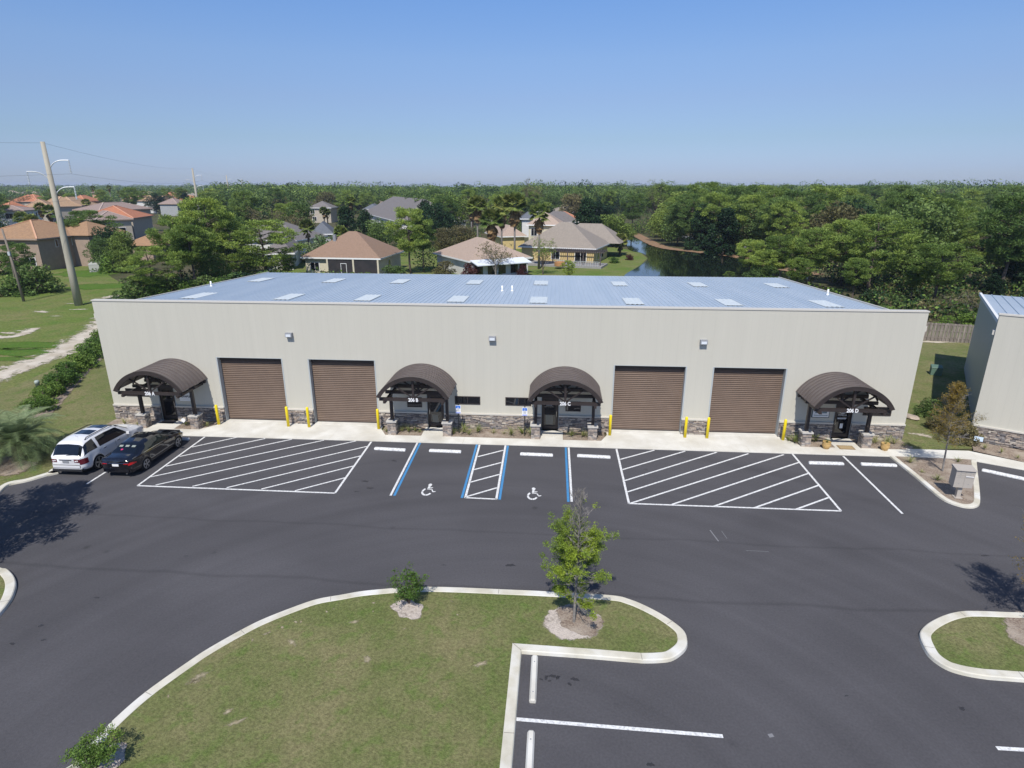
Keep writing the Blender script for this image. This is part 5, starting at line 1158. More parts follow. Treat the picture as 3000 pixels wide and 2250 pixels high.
# left neighbourhood
t, wd, dp, ze, zr = house((-100,697), (107,699), 5.6, 15, (20,643), 'tile', 'mauve', 'tall tan-walled house with ribbed clay-tile roof at the left, its right wall in shade', side_win=((.30, 3.9, .5, 1.2), (.55, 3.9, .5, 1.2)), win=((.80, 1.0, 2.0, 1.3),), group=GL)
b = MB(); b.box(wd-.55, wd+3.0, 8.0, 17.5, 0, 5.55); b.build('rear_wing_wall', WALL['mauve'], t)
b = MB(); b.add([(wd-5,7.4,5.62),(wd+3.5,7.4,5.62),(wd+3.5,18,5.62),(wd-5,18,5.62),(wd-.6,12.6,7.9),(wd-.9,12.8,7.9)], [(0,1,4),(1,2,5,4),(2,3,5),(3,0,4,5)]); b.build('rear_roof', ROOF['tile'], t)
b = MB(); b.box(wd+2, wd+8.0, 17.6, 25, 0, 2.9); b.build('garage_wall', WALL['mauve'], t)
b = MB(); b.add([(wd+1.5,17,2.95),(wd+8.6,17,2.95),(wd+8.6,25.6,2.95),(wd+1.5,25.6,2.95),(wd+5.0,20.8,4.7),(wd+5.0,21.8,4.7)], [(0,1,4),(1,2,5,4),(2,3,5),(3,0,4,5)]); b.build('garage_roof', ROOF['tile'], t)
house((-60,617), (70,616), 5.8, 13, (22,601), 'pinktile', 'white', 'white house with pinkish tile roof at the left edge', win=((.62, 3.0, 2.4, 1.8),), side_win=((.3, 3.4, .8, 1.4), (.5, 3.4, .8, 1.4), (.7, 3.4, .8, 1.4)), group=GL)
house((20,616), (104,613), 5.6, 14, (41,587), 'terra', 'beige', 'terracotta-roofed house behind the white house at far left', group=GL)
house((-40,598), (52,596), 5.8, 14, (10,583), 'slate', 'beige', 'dark grey tiled roof at the far left edge', group=GL)
house((34,590), (110,590), 6.0, 14, (72,568), 'terra', 'beige', 'bright terracotta hipped roof left of the tall power pole', group=GL)
house((66,607), (150,606), 5.8, 14, (100,583), 'sandtile', 'beige', 'sand-coloured tile roof just left of the tall power pole', group=GL)
house((108,590), (150,588), 6.0, 14, (130,570), 'terra', 'beige', 'terracotta roof crossed by the tall power pole', group=GL)
house((156,605), (240,603), 5.8, 16, (190,575), 'sandtile', 'beige', 'wide sand-coloured tile roof just right of the tall power pole', group=GL)
house((225,602), (290,598), 5.8, 14, (240,576), 'sandtile', 'beige', 'sand-coloured tile roof in the middle of the left neighbourhood', group=GL)
house((250,590), (300,588), 6.0, 11, (275,571), 'terra', 'orange', 'terracotta roof with a small square tower on top', group=GL)
t = thing('roof_tower', (P(285, 570, 8)[0], P(285, 570, 8)[1], -.08), 0, 'small square peach tower with tile cap above the terracotta roofs', 'tower'); b = MB(); b.box(-2, 2, -2, 2, 0, 9.3); b.build('wall', WALL['orange'], t); b = MB(); b.add([(-3,-3,9.3),(3,-3,9.3),(3,3,9.3),(-3,3,9.3),(0,0,10.4)], [(0,1,4),(1,2,4),(2,3,4),(3,0,4),(3,2,1,0)]); b.build('roof', ROOF['pinktile'], t)
house((275,645), (391,641), 5.8, 13, (320,617), 'pinktile', 'beige', 'greyish tiled house with beige upper walls behind the left pines', win=((.18, 4.2, 1.6, .6), (.60, 1.5, 3.0, 2.2)), side_win=((.3, 1.5, .9, 3.2),), group=GL)
house((391,638), (450,630), 5.8, 14, (363,602), 'terra', 'beige', 'terracotta roof right behind the greyish tiled house', group=GL)
house((290,616), (448,610), 7.2, 12, (330,592), 'pinktile', 'beige', 'long brownish tile roof above the greyish tiled house', group=GL)
house((356,587), (458,589), 6.2, 10, (400,572), 'sandtile', 'white', 'white-walled house with a low sand-tile roof beyond the terracotta roofs', gable=True, group=GL)
house((462,597), (520,597), 5.6, 12, (490,580), 'pinktile', 'grey', 'grey-brown tiled roof left of the tall left pine', group=GL)
house((480,588), (545,590), 5.8, 14, (510,572), 'terra', 'beige', 'terracotta roof touching the tall left pine', group=GL)
house((470,574), (510,574), 6.0, 12, (490,561), 'terra', 'orange', 'small distant terracotta roof above the left pines', group=GL)
for i, (x, y, c) in enumerate(((22,560,'tan'), (60,563,'grey'), (90,562,'tan'), (130,572,'greytan'), (175,566,'pinktile'), (410,563,'tan'), (425,562,'sandtile'), (530,563,'tan'), (610,572,'tan'), (660,575,'grey'), (1255,589,'grey'), (1100,588,'tan'), (555,566,'greytan'))):
    house((x-22, y+9), (x+22, y+9), 5.5, 12, (x, y-2), c, 'white', 'distant pale-walled house half sunk among trees near the horizon', group='distant houses half sunk among the trees')

# ------------------------------------------------------------------ trees
def cloud_mesh(name, centers, radii, n, size, aspect=1.0, flat=.75, outward=.6, surf=.5, seed=0, up=0.3, wts=None):
    """foliage: n small leaf faces spread over lumpy clusters"""
    g = np.random.default_rng(seed); Cc = np.array(centers, float); Rr = np.array(radii, float)
    pr = Rr**2*(1 if wts is None else wts); pr /= pr.sum(); k = g.choice(len(Cc), n, p=pr)
    d = g.normal(size=(n, 3)); d /= np.linalg.norm(d, axis=1)[:, None]; rr = surf+(1-surf)*g.random(n)**.6
    rr = np.where(g.random(n) < .08, rr*1.1, rr)
    off = d*(Rr[k]*rr)[:, None]; off[:, 2] *= flat; c = Cc[k]+off
    ax = d*outward+g.normal(size=(n, 3))*(1-outward)*.9; ax[:, 2] += up*g.random(n); ax /= np.linalg.norm(ax, axis=1)[:, None]
    q = g.normal(size=(n, 3)); q -= ax*(q*ax).sum(1)[:, None]; q /= np.linalg.norm(q, axis=1)[:, None]
    s = size*(.6+.8*g.random(n)); A = ax*(s/2)[:, None]; B = q*(s*aspect/2)[:, None]
    V = np.stack([c-A, c+B-A*.1, c+A, c-B-A*.1], 1).reshape(-1, 3)
    me = bpy.data.meshes.new(name); me.vertices.add(len(V)); me.vertices.foreach_set('co', V.ravel()); me.loops.add(len(V)); me.loops.foreach_set('vertex_index', np.arange(len(V)))
    me.polygons.add(n); me.polygons.foreach_set('loop_start', np.arange(n)*4); me.polygons.foreach_set('loop_total', np.full(n, 4)); me.update(calc_edges=True); return me
def trunk_mesh(name, h, r, seed, limbs=10, lo=.35, spread=.35, lean=.02, wig=.02, limb_up=.5, tips=None):
    rs = random.Random(seed); mb = MB(); pts = []; x = y = 0
    for i in range(8):
        u = i/7; x += rs.uniform(-1, 1)*wig*h; y += rs.uniform(-1, 1)*wig*h; pts.append((x if i else 0, y if i else 0, u*h*.96))
    mb.tube(pts, [r*(1-.82*(i/7)) for i in range(8)], 7)
    for k in range(limbs):
        u = lo+(1-lo)*(k+rs.random())/limbs*.95; a = k*2.4+rs.uniform(-.4, .4); i = min(int(u*7), 6); f = u*7-i; p = Vector(pts[i]).lerp(Vector(pts[i+1]), f)
        if tips is not None and k < len(tips): e = Vector(tips[k]); p = Vector(pts[0]).lerp(Vector(pts[7]), max(.15, min(.95, (e.z-.8)/h)))
        else: l = spread*h*(1-.6*(u-lo)/(1-lo))*rs.uniform(.6, 1); e = p+Vector((math.cos(a)*l, math.sin(a)*l, l*limb_up*rs.uniform(.4, 1)))
        m_ = p.lerp(e, .5)+Vector((0, 0, .05*h*rs.uniform(-.3, .6))); mb.tube([p, m_, e], [r*.34*(1.15-u*.6), r*.2, r*.06], 5, False)
    return mb.mesh(name, True)
def pine(seed, h=13, cr=3.8, lo=.42, n=16000, size=.42, clumps=72, cl=1.0):
    g = random.Random(seed); cs = []; rs = []
    for k in range(clumps):
        u = (k+g.random())/clumps; z = h*(lo+(1-lo)*u*.97); env = cr*math.sin(math.pi*(.18+.72*(1-u)))**.8*(1 if u < .9 else .7); a = k*2.399+g.uniform(-.5, .5)
        r = env*g.uniform(.35, 1.0); cs.append((math.cos(a)*r, math.sin(a)*r, z+g.uniform(-.4, .4))); rs.append(cl*g.uniform(.6, 1.25))
    tips = sorted(cs, key=lambda c: -math.hypot(c[0], c[1]))[:16]
    return cloud_mesh('pine_crown', cs, rs, n, size, .22, .52, .72, .30, seed, .45), trunk_mesh('pine_trunk', h, .24, seed, 16, lo-.05, .25, tips=tips, wig=.012)
def broad(seed, h=10, cr=4.2, lo=.25, n=7000, size=.36, clumps=46, cl=1.5, top=.9, cone=False, name='broad'):
    g = random.Random(seed); cs = []; rs = []
    for k in range(clumps):
        u = (k+.5)/clumps; z = h*(lo+(1-lo)*u)-.6; env = cr*((1-u)**.7+.08 if cone else math.sin(math.pi*(.22+.66*u))**.7); a = k*2.399
        r = env*g.uniform(.45, .95)*(1 if k % 5 else .3); cs.append((math.cos(a)*r, math.sin(a)*r, min(z, h-.5)+g.uniform(-.5, .3))); rs.append(cl*g.uniform(.55, 1.15)*(.75 if cone else 1))
    return cloud_mesh(name+'_crown', cs, rs, n, size, .62, .8, .35, .55, seed, .2), trunk_mesh(name+'_trunk', h*.9, .2, seed, 10, .2, .35)
def bare(seed, h=8, cr=3.2, n=1500, name='bare', size=.24, limbs=15, lean=.2):
    g = random.Random(seed); mb = MB(); tips = []
    for k in range(limbs):
        a = k*2.4+g.uniform(-.3, .3); z0 = h*g.uniform(.08, .35); r = cr*g.uniform(.45, 1); z1 = h*(1-.42*(r/cr)**2)*g.uniform(.85, 1)
        p0 = Vector((0, 0, z0)); p3 = Vector((math.cos(a)*r, math.sin(a)*r, z1)); p1 = p0.lerp(p3, .35)+Vector((-math.cos(a)*.15, -math.sin(a)*.15, h*.06)); p2 = p0.lerp(p3, .7)+Vector((0, 0, h*.05))
        mb.tube([p0, p1, p2, p3], [.06, .045, .028, .010], 4, False)
        for q in range(9):
            f = g.uniform(.35, 1); b0 = p0.lerp(p3, f)+Vector((0, 0, h*.05*(1-abs(f-.5)))); b1 = b0+Vector((g.uniform(-1, 1), g.uniform(-1, 1), g.uniform(.1, 1.1)))*h*.12; mb.tube([b0, b1], [.018, .006], 3, False); tips.append(tuple(b1))
            b2 = b1+Vector((g.uniform(-1, 1), g.uniform(-1, 1), g.uniform(-.1, .8)))*h*.06; mb.tube([b1, b2], [.009, .004], 3, False); tips.append(tuple(b2))
    mb.tube([(0,0,0), (0.05,0,h*.18), (0,.05,h*.4)], [.16, .12, .07], 7)
    return cloud_mesh(name+'_crown', tips, [.42*h/8]*len(tips), n, size, .5, .9, .2, .1, seed), mb.mesh(name+'_trunk')
def fan_palm(seed, h=11, dead=26, green=30, fr=1.25):
    g = random.Random(seed); G_m, D_m, T_m = MB(), MB(), MB()
    def fan(mb, base, dirv, l, droop, wdt=1.0):
        d = Vector(dirv).normalized(); side = d.cross(Vector((0, 0, 1))); side = side.normalized() if side.length > .05 else Vector((1, 0, 0)); up = side.cross(d)
        c = base+d*l*.55; mb.tube([base, c], [.02, .012], 3, False)
        for k in range(13):
            a = R(-75+150*k/12); v = (d*math.cos(a)+side*math.sin(a)*wdt); tip = c+v*l*.62+Vector((0, 0, -droop*l*.35*(.5+abs(math.sin(a))))); w_ = (side*math.cos(a)-d*math.sin(a))*l*.10
            mb.add([c, c.lerp(tip, .5)+w_+up*.02, tip, c.lerp(tip, .5)-w_+up*.02], [(0, 1, 2, 3)])
    top = Vector((0, 0, h))
    for k in range(green):
        a = k*2.4; e = R(75-100*k/green+g.uniform(-8, 8)); fan(G_m, top+Vector((0, 0, .15)), (math.cos(a)*math.cos(e), math.sin(a)*math.cos(e), math.sin(e)), fr*g.uniform(.85, 1.1), .7)
    for k in range(dead):
        a = k*2.4; e = R(-45-38*(k/dead)); fan(D_m, top-Vector((0, 0, .1+.9*k/dead)), (math.cos(a)*math.cos(e), math.sin(a)*math.cos(e), math.sin(e)), fr*.8*g.uniform(.8, 1.1), .5, .6)
    T_m.tube([(0, 0, 0), (.05, 0, h*.5), (0, 0, h)], [.24, .17, .15], 9)
    return G_m.mesh('palm_fronds'), D_m.mesh('dead_skirt'), T_m.mesh('palm_trunk', True)
LIB = {}
for k in range(4): LIB['pine', k] = pine(100+k, cr=(3.8, 4.4, 3.4, 4.8)[k], lo=(.42, .38, .48, .30)[k])
for k in range(3): LIB['oak', k] = broad(200+k, name='oak')
for k in range(2): LIB['cone', k] = broad(220+k, cone=True, h=9, cr=3.2, lo=.08, n=7000, size=.34, clumps=60, cl=1.1, name='magnolia')
for k in range(2): LIB['bush', k] = broad(240+k, h=3.2, cr=1.9, lo=.02, n=2600, size=.26, clumps=22, cl=.85, name='bush')
for k in range(3): LIB['bare', k] = bare(260+k)
FP = [fan_palm(300), fan_palm(301, dead=36, green=26)]; SPm = fan_palm(305, h=3.5, dead=6, green=34, fr=1.5)
BASEH = {'pine': 13, 'oak': 10, 'cone': 9, 'bush': 3.2, 'bare': 8}
LEAF = {}
def leafed(me, mat):
    key = (me.name, mat.name)
    if key not in LEAF:
        m2 = me.copy(); m2.materials.clear(); m2.materials.append(mat); LEAF[key] = m2
    return LEAF[key]
NT = [0]
def tree(kind, x, y, h, label, mat='pine_leaf', wide=1.0, var=None, bark='bark', group=None, name=None, cat='tree', z=-.08):
    NT[0] += 1; nv = len([k for k in LIB if k[0] == kind]); cm, tm = LIB[kind, (NT[0] if var is None else var) % nv]; s = h/BASEH[kind]
    nm = name or {'pine': 'pine_tree', 'oak': 'broadleaf_tree', 'cone': 'magnolia_tree', 'bush': 'shrub', 'bare': 'bare_tree'}[kind]
    t = thing(nm, (x, y, z), random.uniform(0, 6.28), label, cat, group, (s*wide, s*wide, s))
    link('trunk', leafed(tm, M[bark]), None, t); link('crown', leafed(cm, M[mat]), None, t); return t
def tpx(kind, px, py, Y, label, **k):
    x, z = PY(px, py, Y); return tree(kind, x, Y, max(z-(.9 if kind == 'pine' else .3), 1.0), label, **k)
def palm(px, py, Y, label, v=0, s=1.0, short=False, group=None):
    x, z = PY(px, py, Y); g_, d_, t_ = (SPm if short else FP[v % 2]); H0 = 3.5 if short else 11; H = max(z-1.0, 2)
    t = thing('palm_tree', (x, Y, -.08), random.uniform(0, 6), label, 'palm tree', group)
    a = link('trunk', leafed(t_, M['bark_grey' if not short else 'bark']), None, t); a.scale = (1, 1, H/H0)
    b = link('fronds', leafed(g_, M['palm_leaf']), None, t, (0, 0, H-H0*s), 0, s); d = link('dead_fronds', leafed(d_, M['palm_dead']), None, t, (0, 0, H-H0*s), 0, s); return t
# left cluster behind the warehouse
tpx('pine', 590, 560, 55, 'tall dark pine with the highest crown of the left cluster', mat='pine_leaf', wide=1.05, var=0)
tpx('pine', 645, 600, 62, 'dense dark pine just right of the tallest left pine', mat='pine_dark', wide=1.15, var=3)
tpx('pine', 500, 610, 50, 'pine with visible trunk left of the tallest left pine', mat='pine_leaf', var=1)
tpx('pine', 545, 640, 47, 'pine in front of the tallest left pine', mat='pine_leaf', wide=1.3, var=2)
tpx('pine', 425, 700, 43, 'yellow-green pine at the left end of the cluster, above the roof corner', mat='pine_leaf', wide=1.55, var=3)
tpx('oak', 590, 705, 50, 'light green leafy tree below the tallest left pine', mat='spring_leaf', wide=.7)
tpx('oak', 640, 735, 52, 'light green leafy tree behind the rear left roof corner', mat='spring_leaf', wide=.7)
tpx('pine', 760, 625, 57, 'bright broad pine left of the brown shingle-roofed house', mat='pine_leaf', wide=1.65, var=3)
tpx('pine', 700, 720, 55, 'smaller bright pine at the foot of the broad pine', mat='pine_leaf', wide=1.7, var=1)
tpx('pine', 835, 735, 58, 'small pine touching the left end of the brown-roofed house', mat='pine_leaf', wide=1.5, var=2)
tpx('bare', 690, 645, 90, 'grey leafless tree behind the left pines', mat='olive_leaf', wide=1.3)
tpx('bare', 650, 670, 80, 'grey thin tree between the tall and the broad left pines', mat='olive_leaf', wide=1.2)
tpx('oak', 705, 590, 130, 'round green tree above the broad left pine', mat='oak_leaf', wide=1.2)
tpx('oak', 760, 570, 170, 'dark rounded tree beyond the broad left pine', mat='oak_leaf', wide=1.2)
tpx('bare', 840, 575, 150, 'grey-brown twiggy tree left of the two-storey beige house', mat='olive_leaf', wide=1.4, var=1)
tpx('bare', 865, 610, 120, 'low reddish-brown twiggy tree before the two-storey beige house', mat='olive_leaf', wide=1.5, var=2)
tpx('oak', 875, 585, 130, 'green tree just left of the two-storey beige house', mat='oak_leaf', wide=1)
for i, (px, py, Y, mt) in enumerate(((395,800,42,'oak_leaf'), (450,815,43,'bright_leaf'), (480,800,44,'oak_leaf'), (540,810,45,'bright_leaf'), (600,800,46,'oak_leaf'), (660,790,46,'bright_leaf'), (700,790,45,'oak_leaf'), (740,785,44,'magnolia_leaf'), (790,785,42,'oak_leaf'), (840,790,40,'bright_leaf'))):
    tpx('bush', px, py, Y, 'undergrowth shrub at the foot of the left pines, behind the roof edge', mat=mt, wide=1.5, group='undergrowth shrubs behind the left roof edge')
# around the brown house
tpx('pine', 1193, 590, 68, 'big solitary pine right of the brown shingle-roofed house', mat='pine_leaf', wide=1.0, var=1)
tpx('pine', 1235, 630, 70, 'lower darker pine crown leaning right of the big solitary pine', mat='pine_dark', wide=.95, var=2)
tpx('cone', 1010, 596, 118, 'dark evergreen behind the brown shingle roof', mat='magnolia_leaf', wide=1.1)
tpx('cone', 1068, 606, 122, 'second dark evergreen, right of the first behind the brown roof', mat='magnolia_leaf', wide=1.15)
tpx('oak', 1108, 640, 100, 'mid-green tree behind the right side of the brown roof', mat='oak_leaf', wide=1.3)
tpx('bush', 930, 678, 84, 'big pale-flowering shrub behind the brown roof, left side', mat='flower_leaf', wide=1.1)
palm(897, 650, 90, 'short palm left of the pale-flowering shrub', short=True, s=1.1); palm(997, 668, 86, 'short palm above the left part of the brown roof', short=True, s=1.1)
palm(947, 608, 140, 'small palm in front of the two-storey beige house, left', short=True, s=.9); palm(957, 612, 142, 'small palm in front of the two-storey beige house, right', short=True, s=.8)
palm(1026, 578, 135, 'slim palm rising behind the dark evergreens', 0, 1.2)
tpx('bush', 1140, 770, 63, 'rounded green shrub at the right end of the screened porch', mat='oak_leaf', wide=1.2); tpx('bush', 1170, 768, 65, 'rounded green shrub beside the trunk of the solitary pine', mat='oak_leaf', wide=1.1)
for i in range(9): tpx('bush', 900+i*22, 790, 62.3, 'clipped low shrub before the brown house porch', mat='bright_leaf', wide=1.2, group='clipped low shrubs before the porch')
for (px, py, Y, v, s, lb) in ((1397, 585, 86, 0, 1.6, 'leftmost tall fan palm'), (1441, 628, 80, 1, 1.8, 'lower broad fan palm with yellowing fronds'), (1470, 592, 88, 1, 1.8, 'tall fan palm just left of the tallest one'), (1508, 582, 78, 0, 1.9, 'tallest fan palm, standing between the two pale roofs'), (1581, 610, 76, 1, 1.5, 'slim fan palm in front of the pond house roof')):
    palm(px, py, Y, lb+', with brown dead skirt' , v, s)
tpx('bare', 1452, 700, 63, 'bare spreading crape myrtle in front of the white-awning house', mat='olive_leaf', wide=1.25, bark='bark_grey', var=0)
tpx('bare', 1592, 688, 69, 'thin olive-leaved tree left of the pergola', mat='spring_leaf', wide=1.0, var=1)
tpx('pine', 1668, 745, 63, 'small young pine on the lawn before the deck', mat='pine_leaf', wide=1.1, var=3)
tpx('pine', 1465, 780, 64.5, 'tiny pine sapling at the lawn edge', mat='pine_leaf', wide=1.1, var=3)
tpx('bush', 1380, 762, 63, 'dark red rounded shrub at the corner of the white-awning house', mat='red_leaf', wide=.95); tpx('bush', 1530, 768, 66, 'dark red shrub at the right end of the white awning', mat='red_leaf', wide=.7)
tpx('bush', 1845, 738, 91, 'reddish round shrub on the lawn by the pond', mat='red_leaf', wide=1.3); tpx('bush', 1302, 757, 66, 'grassy shrub beside the green bin', mat='olive_leaf', wide=1.2)
tpx('bush', 1800, 745, 86, 'trimmed hedge shrub at the right end of the deck', mat='bright_leaf', wide=1.6)
palm(1818, 690, 99, 'short silvery palm on the bank right of the pond house', short=True, s=1.1)
tpx('oak', 1355, 655, 95, 'olive-green tree behind the tan roof', mat='olive_leaf', wide=1.3); tpx('oak', 1300, 660, 90, 'brown-green tree left of the fan palms', mat='olive_leaf', wide=1.0)
tpx('cone', 1725, 572, 118, 'dark cone-shaped magnolia behind the pond house', mat='magnolia_leaf', wide=1.2)
tpx('oak', 1800, 622, 118, 'broad yellow-green tree right of the dark magnolia', mat='spring_leaf', wide=1.35); tpx('oak', 1840, 650, 128, 'lower yellow-green tree at the head of the pond', mat='spring_leaf', wide=1.0)
tpx('bare', 1560, 520, 230, 'pale leafless tree standing above the skyline at the centre', mat='olive_leaf', wide=.9, var=2)
tpx('bare', 1930, 525, 190, 'pale leafless tree above the skyline left of the tall right pines', mat='spring_leaf', wide=.9, var=0)
tpx('oak', 1275, 590, 120, 'dark tree left of the leftmost fan palm', mat='magnolia_leaf', wide=1.2); tpx('oak', 1310, 565, 150, 'olive rounded tree beyond the leftmost fan palm', mat='spring_leaf', wide=1.4)
# right-hand pines
for (px, py, Y, h_w, v, mt, lb) in (
    (2140, 776, 62, 1.5, 3, 'pine_leaf', 'small pine top peeking over the rear roof edge'), (2208, 684, 62, 1.25, 0, 'pine_leaf', 'pine at the right end of the pond with drooping crown'),
    (2290, 668, 58, 1.15, 1, 'pine_leaf', 'pine between the pond end and the centre of the right grove'), (2395, 648, 56, 1.25, 0, 'pine_leaf', 'tall pine above the rear right roof corner'), (2350, 735, 50, 1.2, 2, 'pine_leaf', 'low pine crown behind the rear right roof corner'),
    (2500, 622, 60, 1.2, 1, 'pine_leaf', 'pine left of the biggest right-hand pine'), (2590, 608, 53, 1.35, 3, 'pine_leaf', 'biggest bright pine of the right grove'), (2520, 735, 44, 1.1, 2, 'pine_leaf', 'lower pine before the biggest right-hand pine'),
    (2775, 686, 44, 1.45, 1, 'pine_leaf', 'broad pine with dark trunk behind the wooden fence'), (2690, 760, 47, 1.1, 2, 'pine_leaf', 'thin-trunked pine behind the left end of the fence'), (2690, 640, 62, 1.2, 3, 'pine_leaf', 'pine between the biggest and the broad right-hand pines'),
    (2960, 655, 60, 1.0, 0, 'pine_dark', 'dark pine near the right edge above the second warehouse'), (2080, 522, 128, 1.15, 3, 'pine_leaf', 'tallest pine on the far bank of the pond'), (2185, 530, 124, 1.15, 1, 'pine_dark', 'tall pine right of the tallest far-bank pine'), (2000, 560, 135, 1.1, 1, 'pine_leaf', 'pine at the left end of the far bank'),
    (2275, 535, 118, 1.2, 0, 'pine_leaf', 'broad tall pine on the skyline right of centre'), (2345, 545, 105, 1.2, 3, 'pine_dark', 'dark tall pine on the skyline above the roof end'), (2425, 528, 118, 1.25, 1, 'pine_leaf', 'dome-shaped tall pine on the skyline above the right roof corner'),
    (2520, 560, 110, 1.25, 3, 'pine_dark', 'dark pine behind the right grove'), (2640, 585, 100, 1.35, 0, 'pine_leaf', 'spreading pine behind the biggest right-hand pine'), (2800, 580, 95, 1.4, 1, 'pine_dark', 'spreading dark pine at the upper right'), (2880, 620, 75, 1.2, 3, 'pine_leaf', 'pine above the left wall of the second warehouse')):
    tpx('pine', px, py, Y, lb, mat=mt, wide=h_w, var=v)
tpx('cone', 2130, 600, 100, 'dark magnolia on the far bank of the pond', mat='magnolia_leaf', wide=1.3, var=0); tpx('cone', 2065, 590, 112, 'dark evergreen left of the far-bank magnolia', mat='magnolia_leaf', wide=1.2, var=1)
tpx('cone', 2985, 735, 50, 'glossy dark magnolia at the right edge behind the second warehouse', mat='magnolia_leaf', wide=1.5, var=0); tpx('cone', 2925, 790, 46, 'lower dark evergreen beside the glossy magnolia', mat='magnolia_leaf', wide=1.3, var=1)
tpx('bare', 2790, 850, 38, 'tangled grey bare shrub behind the wooden fence', mat='olive_leaf', wide=1.6, bark='bark_grey', var=0); tpx('bare', 2730, 865, 37, 'second tangled bare shrub behind the fence, left of the first', mat='olive_leaf', wide=1.5, bark='bark_grey', var=2); tpx('bare', 2860, 840, 38, 'tangled bare shrub next to the wall of the second warehouse', mat='olive_leaf', wide=1.5, bark='bark_grey', var=1)
tpx('bare', 2890, 640, 80, 'pale twiggy tree above the second warehouse', mat='olive_leaf', wide=1.4, var=1); tpx('bare', 2250, 600, 100, 'pale twiggy tree among the tall right pines', mat='olive_leaf', wide=1.3, var=1)
for i, (px, py, Y, mt) in enumerate(((2330,838,44,'bright_leaf'), (2400,850,42,'oak_leaf'), (2450,862,38,'bright_leaf'), (2510,872,34,'bright_leaf'), (2560,880,31,'oak_leaf'), (2610,880,32,'bright_leaf'), (2450,835,48,'oak_leaf'), (2560,840,45,'magnolia_leaf'), (2640,858,40,'oak_leaf'), (2300,822,50,'oak_leaf'), (2260,812,55,'oak_leaf'), (2860,900,33,'bright_leaf'), (2780,915,32,'bright_leaf'), (2830,890,36,'oak_leaf'), (2905,860,40,'oak_leaf'))):
    tpx('bush', px, py, Y, 'leafy undergrowth shrub below the right-hand pines', mat=mt, wide=1.5, group='undergrowth shrubs below the right-hand pines')
for i, (px, py, k, h, mt) in enumerate(((1905,714,'oak',8.5,'spring_leaf'), (1950,728,'oak',10.5,'oak_leaf'), (1985,733,'pine',13,'pine_dark'), (2025,738,'cone',9.5,'magnolia_leaf'), (2060,742,'pine',13.5,'pine_leaf'), (2095,747,'cone',10,'magnolia_leaf'), (2125,752,'oak',11,'oak_leaf'), (2160,757,'pine',13,'pine_leaf'), (2195,763,'oak',10.5,'oak_leaf'), (2235,775,'pine',12.5,'pine_dark'), (2265,780,'pine',12,'pine_leaf'))):
    x, y = P(px, py); tree(k, x+4, y+7.5, h*.95, 'tree standing along the far bank of the pond, reflected in the water', mat=mt, wide=1.05, group='trees lining the far bank of the pond')
for px, py, Y, mt, lb in ((2250, 712, 57, 'pine_leaf', 'pine crown right above the right end of the pond'),): tpx('pine', px, py, Y, lb, mat=mt, wide=1.5)
tpx('oak', 2240, 765, 56, 'leafy tree filling the gap below the pines at the right end of the pond', mat='oak_leaf', wide=1.6)
# left side
tpx('pine', 235, 602, 82, 'large dark pine-like tree right of the clay-tile house', mat='pine_dark', wide=1.6, var=3); tpx('pine', 200, 625, 78, 'dark tree behind the tall power pole', mat='pine_dark', wide=1.1, var=1)
tpx('oak', 312, 655, 74, 'dark leafy tree right of the clay-tile house garage', mat='magnolia_leaf', wide=1.0); tpx('oak', 285, 690, 70, 'lower dark leafy tree beside the garage', mat='oak_leaf', wide=.9); tpx('bush', 325, 730, 66, 'green shrub at the edge of the meadow near the garage', mat='bright_leaf', wide=1.2); tpx('bush', 290, 735, 68, 'dark shrub at the garage wall', mat='oak_leaf', wide=1.2)
tpx('oak', 350, 670, 66, 'light green tree left of the left pines', mat='spring_leaf', wide=.8)
tpx('pine', 28, 690, 46, 'pine at the left edge in front of the clay-tile house', mat='pine_dark', wide=1.0, var=1); tpx('bush', 92, 765, 45, 'large dark green shrub before the clay-tile house', mat='oak_leaf', wide=1.1); tpx('bush', 50, 775, 44, 'dark shrub left of the big shrub before the clay-tile house', mat='pine_dark', wide=1.3); tpx('bush', 20, 820, 43, 'dark shrub at the left edge before the clay-tile house', mat='oak_leaf', wide=1.3); tpx('bush', 140, 800, 47, 'small light shrub at the corner of the clay-tile house', mat='bright_leaf', wide=1.0)
tpx('bush', -15, 840, 42, 'low scrub at the very left edge', mat='olive_leaf', wide=1.6)
for i, (px, py, Y) in enumerate(((115, 597, 118), (140, 605, 112), (60, 628, 105), (90, 636, 98), (250, 585, 170), (160, 555, 260), (270, 545, 330), (318, 545, 340), (350, 560, 300))):
    palm(px, py, Y, ('palm among the tile-roofed houses on the left'), short=(i in (2, 3)), s=1.2, v=i, group='palms among the left houses')
for i, (px, py, Y) in enumerate(((2540, 572, 190), (2700, 585, 190), (2640, 583, 230), (2480, 575, 215), (1380, 610, 140))):
    palm(px, py, Y, 'yellowish fan palm head among the woods at upper right' if i < 4 else 'slim palm behind the leftmost tall fan palm', v=i, s=1.2, group='palm heads in the upper right woods' if i < 4 else None)

